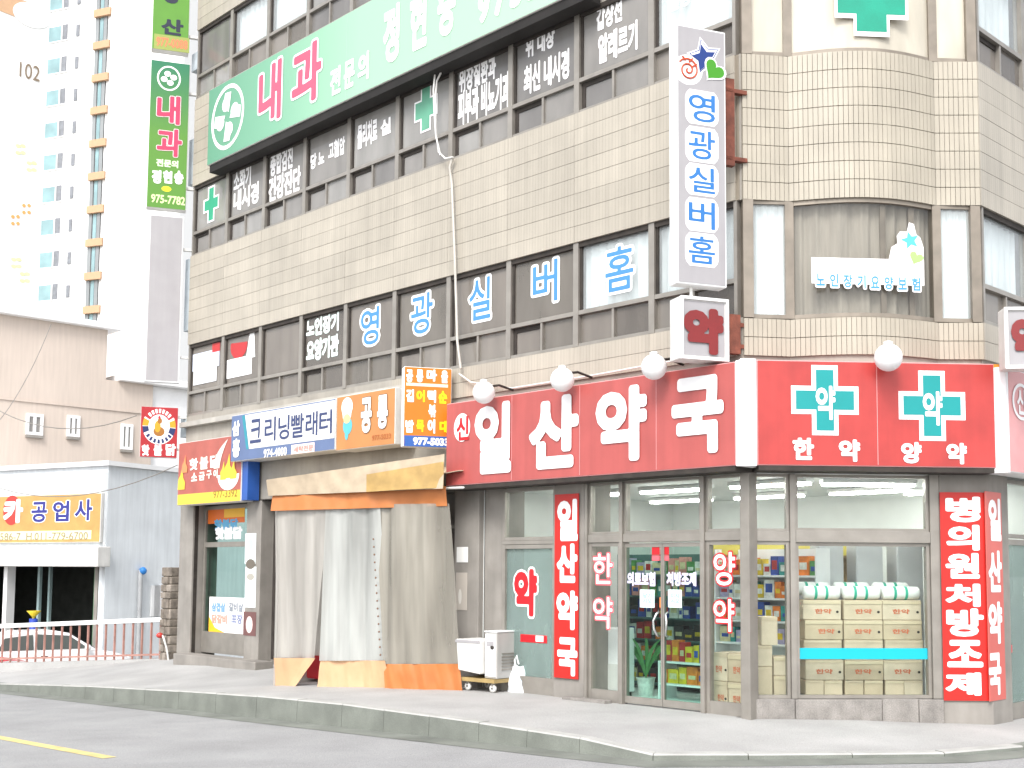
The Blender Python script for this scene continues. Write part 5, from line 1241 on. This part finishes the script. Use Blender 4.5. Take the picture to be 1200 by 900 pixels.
mk('pipe', MB().tube([(.12, .1, 0), (.1, .05, .3), (.06, 0, .5), (0, 0, .56)], .02, 8), M_OFFWH, tp); mk('handwheel', MB().sphere((-.06, -.03, .56), .075, 12, sz=.8), mat('red_enamel', (.5, .04, .03), .4), tp)

# repair garage
gq = at_depth(122, 700, 35.5); FG = Fr((gq.x, gq.y), 17.4); ZL = -1.4
gar = thing('repair_garage', 'pale blue grey repair garage with a dark open bay', 'building', FG.M(-5, ZL))
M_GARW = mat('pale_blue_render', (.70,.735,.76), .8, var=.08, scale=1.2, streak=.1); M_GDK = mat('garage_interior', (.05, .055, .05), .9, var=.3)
gl = FG.px(-60, 620)[0]; zr_ = FG.px(60, 549)[1]; zo = FG.px(60, 664)[1]; or_ = FG.px(119, 700)[0]; ol = FG.px(4, 700)[0]
gw = MB().box(gl-6, .0, .0, .3, zo, zr_).box(or_, 0, 0, .3, ZL, zo).box(gl-6, gl-1, 0, .3, ZL, zo)
gw.box(-.3, -.001, .301, 8, ZL, zr_-.01)
mk('wall', gw, M_GARW, gar, FG.M())
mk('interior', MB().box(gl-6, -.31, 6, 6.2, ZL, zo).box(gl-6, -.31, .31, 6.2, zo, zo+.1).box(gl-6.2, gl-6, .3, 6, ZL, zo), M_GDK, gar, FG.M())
mk('roof', MB().box(gl-6, .12, -.12, 8, zr_, zr_+.14), M_WHITE, gar, FG.M())
mk('canopy', MB().box(gl-6, FG.px(130, 650)[0], -.5, -.002, zo, FG.px(60, 641)[1]), M_OFFWH, gar, FG.M(), bevel=.03)
mk('post', MB().box(ol-.0, ol+.17, -.02, .28, ZL, zo), M_WHITE, gar, FG.M()); mk('post', MB().box(or_-.35, or_-.2, .02, .2, ZL, zo), M_CONC, gar, FG.M())
for i, (x, c_) in enumerate(((97, '2f7a48'), (103, '6aa074'), (108, '2a6840'), (112, '88a88a'))):
    u = FG.px(x, 700)[0]; mk('folding_shutter', MB().box(u, u+.1, .4+.05*(i % 2), .46+.05*(i % 2), ZL, zo), ink(c_), gar, FG.M())
u = FG.px(80, 700)[0]; mk('lift_column', MB().box(u, u+.14, 1.5, 1.64, ZL, zo), ink('16245e'), gar, FG.M())
u = FG.px(18, 700)[0]; mk('tool_rack', MB().box(u, u+.1, .8, .9, ZL, zo).box(u+.25, u+.33, 1.0, 1.1, ZL, zo), ink('9ab0b0'), gar, FG.M())
# side wall details: downpipe, window
FGs = Fr(FG.P(0, 0, 0), 17.4+90)
mk('wall', MB().box(0, 9, -.0, .25, ZL, FGs.px(165, 556)[1]), M_GARW, gar, FGs.M(0, 0, .002))
wx0, wx1 = FGs.px(176, 705)[0], FGs.px(189, 705)[0]; wz0, wz1 = FGs.px(183, 722)[1], FGs.px(183, 686)[1]
wn = mk('window', MB().box(wx0, wx0+.35, -.06, .0, wz0, wz1).box(wx1-.35, wx1, -.06, 0, wz0, wz1).box(wx0+.35, wx1-.35, -.06, 0, wz1-.14, wz1).box(wx0+.35, wx1-.35, -.06, 0, wz0, wz0+.1), M_WHITE, gar, FGs.M())
mk('pane', MB().box(wx0+.35, wx1-.35, -.03, -.02, wz0+.1, wz1-.14), G_FILM3[0], wn, FGs.M())
u = FGs.px(161, 720)[0]; mk('drainpipe', MB().tube([(u, -.08, ZL), (u, -.08, FGs.px(161, 668)[1])], .07, 8), mat('grey_pipe', (.4, .41, .42), .5), gar, FGs.M())
u, v = FGs.px(167, 669, .1); mk('blue_cap', MB().sphere((u, -.12, v), .12, 12), ink('2a78c0'), gar, FGs.M())
# garage sign
D = .12; a, b_ = FG.px(-60, 610, D)[0], FG.px(118, 607, D)[0]; vb, vt = FG.px(60, 636, D)[1], FG.px(60, 579.5, D)[1]
GS = sign_body('garage_sign', 'yellow orange garage sign with navy syllables above the open bay', FG, a, b_, vb, vt, .01, D, M_OFFWH, mat('amber_sign_face', (.50, .30, .095), .45, var=.12), .02)
mk('phone_strip', MB().box(a+.1, FG.px(107, 629, D)[0], -D-.008, -D-.003, FG.px(60, 636, D)[1]+.1, FG.px(60, 622, D)[1]), ink('f0e6b8'), GS, FG.M())
c = FG.px(14, 598, D); mk('emblem', flat(MB(), ellipse(c[0], c[1], .4, .47), 0), ink('dc3a32'), GS, FG.M(0, 0, D+.008))
letters(GS, FG, D+.014, [('카', (4, 585, 27, 613))], .06, M_SWHT)
letters(GS, FG, D+.014, [('공', (36, 587, 56, 613)), ('업', (61, 586, 82, 612)), ('사', (87, 584, 109, 611))], .03, ink('2c2f80'), M_SWHT, .07)
words(GS, FG, D+.012, '586-7  H.011-779-6700', (0, 624, 103, 633), ink('8a8068'), .01)
fu = thing('fuel_can', 'blue can with a yellow funnel inside the garage bay', 'can', at_depth(39, 733, 35) and Matrix.Translation(at_depth(39, 733, 35)))
mk('can', MB().lathe([(.001, -1.5), (.12, -1.5), (.12, .2), (.001, .2)], n=12), ink('2440a0'), fu); mk('funnel', MB().lathe([(.03, .2), (.05, .25), (.2, .42), (.19, .43)], n=12), ink('d8c030'), fu)

# peach building behind
pq = at_depth(60, 500, 50); FP = Fr((pq.x, pq.y), 90)
pb = thing('peach_building', 'peach rendered building with a stepped white parapet behind the garage', 'building', FP.M(0, ZL))
M_PCH = mat('peach_render', (.56,.475,.41), .85, var=.07, scale=.4, streak=.08)
ua, ub, uc = FP.px(-80, 480)[0], FP.px(123, 480)[0], FP.px(178, 500)[0]; za = FP.px(60, 377)[1]; zb = FP.px(150, 448)[1]
mk('wall', MB().box(ua, ub, 0, 12, ZL, za).box(ub+.002, uc, 0.003, 12, ZL, zb), M_PCH, pb, FP.M())
mk('parapet', MB().box(ua, ub+.5, -.35, 12.3, za, za+.27), M_WHITE, pb, FP.M(), bevel=.04); mk('parapet', MB().box(ub+.51, uc+4, -.35, 12.3, zb, zb+.3), M_WHITE, pb, FP.M(), bevel=.04)
mk('wall', MB().box(uc+.003, uc+5, .2, 12, ZL, zb-.01), M_WHITE, pb, FP.M())
for x0, y0, x1, y1 in ((30, 485, 50, 510), (78, 487, 93, 512), (141, 497, 155, 527)):
    r = pxrect(FP, x0, y0, x1, y1, 0); f = mk('window', MB().box(r[0], r[1], -.08, .0, r[2], r[2]+.12).box(r[0], r[1], -.08, 0, r[3]-.12, r[3]).box(r[0], r[0]+.12, -.078, 0, r[2]+.121, r[3]-.121).box(r[1]-.12, r[1], -.078, 0, r[2]+.121, r[3]-.121).box((r[0]+r[1])/2-.06, (r[0]+r[1])/2+.06, -.07, 0, r[2]+.121, r[3]-.121), M_WHITE, pb, FP.M())
    mk('pane', MB().box(r[0]+.12, r[1]-.12, -.03, -.01, r[2]+.12, r[3]-.12), G_FILM3[0], f, FP.M())
    mk('sill_stain', MB().box(r[0], r[1], -.14, 0, r[2]-.12, r[2]-.002), M_CONC, pb, FP.M())
mk('string_course', MB().box(ua, uc, -.05, -.002, FP.px(60, 474)[1], FP.px(60, 474)[1]+.08), M_PCH, pb, FP.M())
# apartment tower
tq = at_depth(48, 300, 105); F1 = Fr((tq.x, tq.y), 24.4); F2 = Fr((tq.x, tq.y), 86.6)
tw = thing('apartment_tower', 'tall white apartment tower with orange banded balconies', 'building', F1.M(0, ZL))
M_TOWW = mat('tower_white', (.80, .80, .79), .8, var=.03, scale=.1); M_TOWO = mat('tower_orange', (.52,.33,.2), .8, var=.05); M_TOWP = mat('tower_peach', (.78, .64, .54), .8, var=.03)
H = F1.px(80, -140)[1]; u1 = F1.px(106, 200)[0]; u2 = F1.px(129, 200)[0]; u3_ = F1.px(137, 200)[0]; u4 = F1.px(149, 200)[0]; u5 = F1.px(215, 200)[0]
mk('wall', MB().box(0, u1, 0, 14, ZL, H).box(u1+.01, u2-.3, .25, 14, ZL, H-.1).box(u2-.29, u3_, -.2, 14, ZL, H).box(u4+.01, u5, -.4, 14, ZL, H), M_TOWW, tw, F1.M())
mk('corner_strip', MB().box(u3_+.01, u4, -.3, 14, ZL, H-.2), M_TOWP, tw, F1.M())
u0 = F2.px(-60, 200)[0]; mk('wall', MB().box(u0, -.02, 0.02, 14, ZL, H+.1), M_TOWW, tw, F2.M())
mk('roof', MB().box(0, u5, 0.5, 14, H+.11, H+.6), M_TOWP, tw, F1.M())
mk('band', flat(MB(), [(F2.px(-20, 0)[0], F2.px(-20, 5)[1]), (F2.px(47, 0)[0], F2.px(47, 31)[1]), (F2.px(47, 0)[0], F2.px(47, 8)[1]), (F2.px(-20, 0)[0], F2.px(-20, -18)[1])], -.02), M_TOWO, tw, F2.M())
c = F2.px(37, 18); mk('disc', flat(MB(), ellipse(c[0], c[1], 1.6, 1.1), -.04), M_TOWW, tw, F2.M())
words(tw, F2, .06, '102', (23, 75, 47, 93), ink('7a6a58'), .0)
for (x, y, c_) in ((18, 258, 'd89858'), (31, 245, 'd89858'), (19, 308, 'dde4a0'), (29, 325, 'dde4a0'), (24, 175, 'dde4a0'), (37, 195, 'dde4a0')):
    for dx in (-3, 3):
        for dy in (-4, 4):
            q = F2.px(x+dx, y+dy); mk('dot', flat(MB(), ellipse(q[0], q[1], .16 if c_[0] == 'd' and c_[1] == '8' else .24, .16, 10), -.03), ink(c_), tw, F2.M())
dz = (F1.px(60, 5)[1]-F1.px(60, 345)[1])/9.05
M_TBAL = mat('balcony_glass', (.25,.265,.27), .3, var=.15, scale=.5)
G_TOW = mat('tower_glass', (.24,.37,.39), .15, var=.25, scale=.6); M_TGREY = mat('tower_grey_glass', (.21,.22,.24), .3, var=.2)  # teal glass, and plain dark grey glass for the other panes
wu = F1.px(50, 200)[0], F1.px(67, 200)[0], F1.px(73, 200)[0]; su = F1.px(83.5, 200)[0], F1.px(87, 200)[0], F1.px(92, 200)[0]
for i in range(-2, 12):
    zc = F1.px(60, 5)[1]-dz*(i-.0)
    if zc < 20: continue
    f = mk('window', MB().box(wu[0]-.1, wu[2]+.1, -.1, -.002, zc-.75, zc-.66).box(wu[1]-.05, wu[1]+.06, -.12, -.002, zc-.65, zc+.75), M_TOWW, tw, F1.M())
    mk('pane', MB().box(wu[0], wu[1]-.051, -.06, -.003, zc-.65, zc+.7), G_TOW, f, F1.M()); mk('pane', MB().box(wu[1]+.061, wu[2], -.06, -.003, zc-.65, zc+.75), M_TGREY, f, F1.M())
    f = mk('window', MB().box(su[0], su[1]+.02, -.08, -.002, zc-.55, zc+.5), M_TGREY, tw, F1.M()); mk('pane', MB().box(su[1]+.15, su[2]-.1, -.06, -.003, zc-.5, zc+.5), mat('tower_bath_pane', (.6, .6, .6), .3) if i == -2 else bpy.data.materials['tower_bath_pane'], f, F1.M())
    zb_ = F1.px(118, 17)[1]-dz*i
    b_ = mk('balcony', MB().box(u1+.02, u2-.31, -.35, .24, zb_-.32, zb_+.32), M_TOWO, tw, F1.M())
    n_ = 4; ww = (u2-.33-u1-.03)/n_
    for k in range(n_):
        mk('pane', MB().box(u1+.03+ww*k+.04, u1+.03+ww*(k+1)-.04, -.1+.05*(k % 2), -.04+.05*(k % 2), zb_-dz+.33, zb_-.33), M_TBAL if k % 2 == 0 else M_TOWW if k == 3 else G_TOW, b_, F1.M())

# cars in the lower yard
M_CARW = mat('white_car_paint', (.80, .80, .80), .25, var=.02, spec=.6); M_CARR = mat('red_car_paint', (.45, .02, .03), .25, var=.02, spec=.6)
M_CGL = mat('car_window_glass', (.09, .10, .095), .05, var=.1); M_LAMP = mat('lamp_lens', (.7, .7, .68), .1, var=.05)
def make_car(label, M, paint, sc=1.0):
    """hatchback, 4.2 m long, nose towards +x, base on the ground"""
    t = thing('parked_car', label, 'car', M)
    st_ = [(-2.1, .45, .62, .72), (-2.05, .34, .86, .8), (-1.7, .26, .93, .83), (-.9, .24, .94, .85), (.3, .24, .93, .85), (1.1, .24, .9, .84), (1.75, .28, .78, .8), (2.05, .34, .66, .7), (2.12, .42, .55, .6)]
    mb = MB(); ns = 12; vs = []
    for x, zl_, zh, hw in st_:
        zm = (zl_+zh)/2
        prof = [(-hw*.86, zl_), (hw*.86, zl_), (hw, zl_+.1), (hw*1.02, zm), (hw*.98, zh-.08), (hw*.9, zh), (0, zh+.03), (-hw*.9, zh), (-hw*.98, zh-.08), (-hw*1.02, zm), (-hw, zl_+.1), (-hw*.95, zl_+.03)]
        vs += [(x, y, z) for y, z in prof]
    fs = [(i*ns+k, (i+1)*ns+k, (i+1)*ns+(k+1) % ns, i*ns+(k+1) % ns) for i in range(len(st_)-1) for k in range(ns)]
    mb.add(vs, fs, 0, True); mb.add(vs[:ns], [tuple(range(ns))], 0); mb.add(vs[-ns:], [tuple(range(ns))[::-1]], 0)
    mk('body', mb, paint, t)
    cab = [(-1.95, .9, .72), (-1.5, 1.36, .60), (-.9, 1.46, .60), (.0, 1.47, .60), (.35, 1.40, .60), (1.12, .9, .74)]
    mb = MB(); vs = [(x, s*(.78 if i in (0, 5) else .62)*1, z) for s in (-1, 1) for i, (x, z, _) in enumerate(cab)]
    n_ = len(cab); mb.add(vs, [tuple(range(n_)), tuple(range(n_, 2*n_))[::-1]]+[(i, n_+i, n_+i+1, i+1) for i in range(n_-1)], 0); mk('cabin', mb, paint, t, bevel=.04)
    def side(s, pts): 
        out = []
        for x, z in pts: yy = .78-(z-.9)/.56*.16+.012; out.append((x, s*yy, z))
        m_ = MB(); m_.add(out, [tuple(range(len(pts)))[::(1 if s < 0 else -1)]]); return m_
    for s in (-1, 1):
        mk('side_window', side(s, [(-1.55, .97), (-.62, .97), (-.62, 1.38), (-1.35, 1.30)]), M_CGL, t); mk('side_window', side(s, [(-.53, .97), (.85, .97), (.34, 1.33), (-.53, 1.39)]), M_CGL, t)
        mk('wing_mirror', MB().sphere((.78, s*.93, 1.0), .09, 10), paint, t)
        mk('headlight', MB().sphere((2.0, s*.55, .62), .13, 10, sz=.6), M_LAMP, t); mk('tail_light', MB().box(-2.1, -2.04, s*.66-.1, s*.66+.1, .62, .84), M_CARR, t)
        mk('door_handle', MB().box(-.45, -.27, s*.865-.012, s*.865+.012, .78, .81), M_BLACK, t)
    mk('windscreen', MB().add([(1.06, -.68, .95), (1.06, .68, .95), (.42, .57, 1.37), (.42, -.57, 1.37)], [(0, 1, 2, 3)]), M_CGL, t, M @ Matrix.Translation((.018, 0, .015)))
    mk('rear_window', MB().add([(-1.9, .64, .96), (-1.9, -.64, .96), (-1.53, -.56, 1.31), (-1.53, .56, 1.31)], [(0, 1, 2, 3)]), M_CGL, t, M @ Matrix.Translation((-.02, 0, .012)))
    for x in (-1.3, 1.3):
        for s in (-1, 1):
            w_ = mk('wheel', MB().lathe([(.2, s*.62), (.3, s*.62), (.31, s*.7), (.31, s*.78), (.28, s*.84), (.2, s*.84)], (x, 0, .31), 22, axis='y'), M_BLACK, t)
            mk('rim', MB().lathe([(.001, s*.83), (.19, s*.835), (.2, s*.8)], (x, 0, .31), 16, axis='y'), M_CHROME, w_)
    return t
def car_at(label, x, y, dep, deg, paint, ht=1.47):
    p = at_depth(x, y, dep); return make_car(label, Matrix.Translation((p.x, p.y, p.z-ht)) @ Matrix.Rotation(R_(deg), 4, 'Z'), paint)
car_at('white hatchback parked behind the red brown railing', 58, 738, 33.5, 84, M_CARW)
car_at('red car cut off by the left edge of the picture', -60, 742, 32, 42, M_CARR)
# overhead wires
def wire(label, pts, r=.012):
    t = thing('overhead_wire', label, 'wire', Matrix.Translation(pts[0]), 'wires strung at the left'); P = []
    for a, b in zip(pts[:-1], pts[1:]):
        for i in range(13): q = a.lerp(b, i/12); P.append(q-Vector((0, 0, .6*4*(i/12)*(1-i/12))))
    mk('wire', MB().tube(P, r, 5), M_FRAME2, t, Matrix.Identity(4))
wire('thin overhead wire sagging across the peach wall to the grill sign', [at_depth(-40, 455, 30), at_depth(160, 487, 26)])
wire('thin overhead wire rising steeply across the left of the peach wall', [at_depth(-30, 520, 34), at_depth(60, 380, 40)])
wire('thin overhead wire over the garage roof', [at_depth(-30, 560, 33), at_depth(208, 545, 26)])
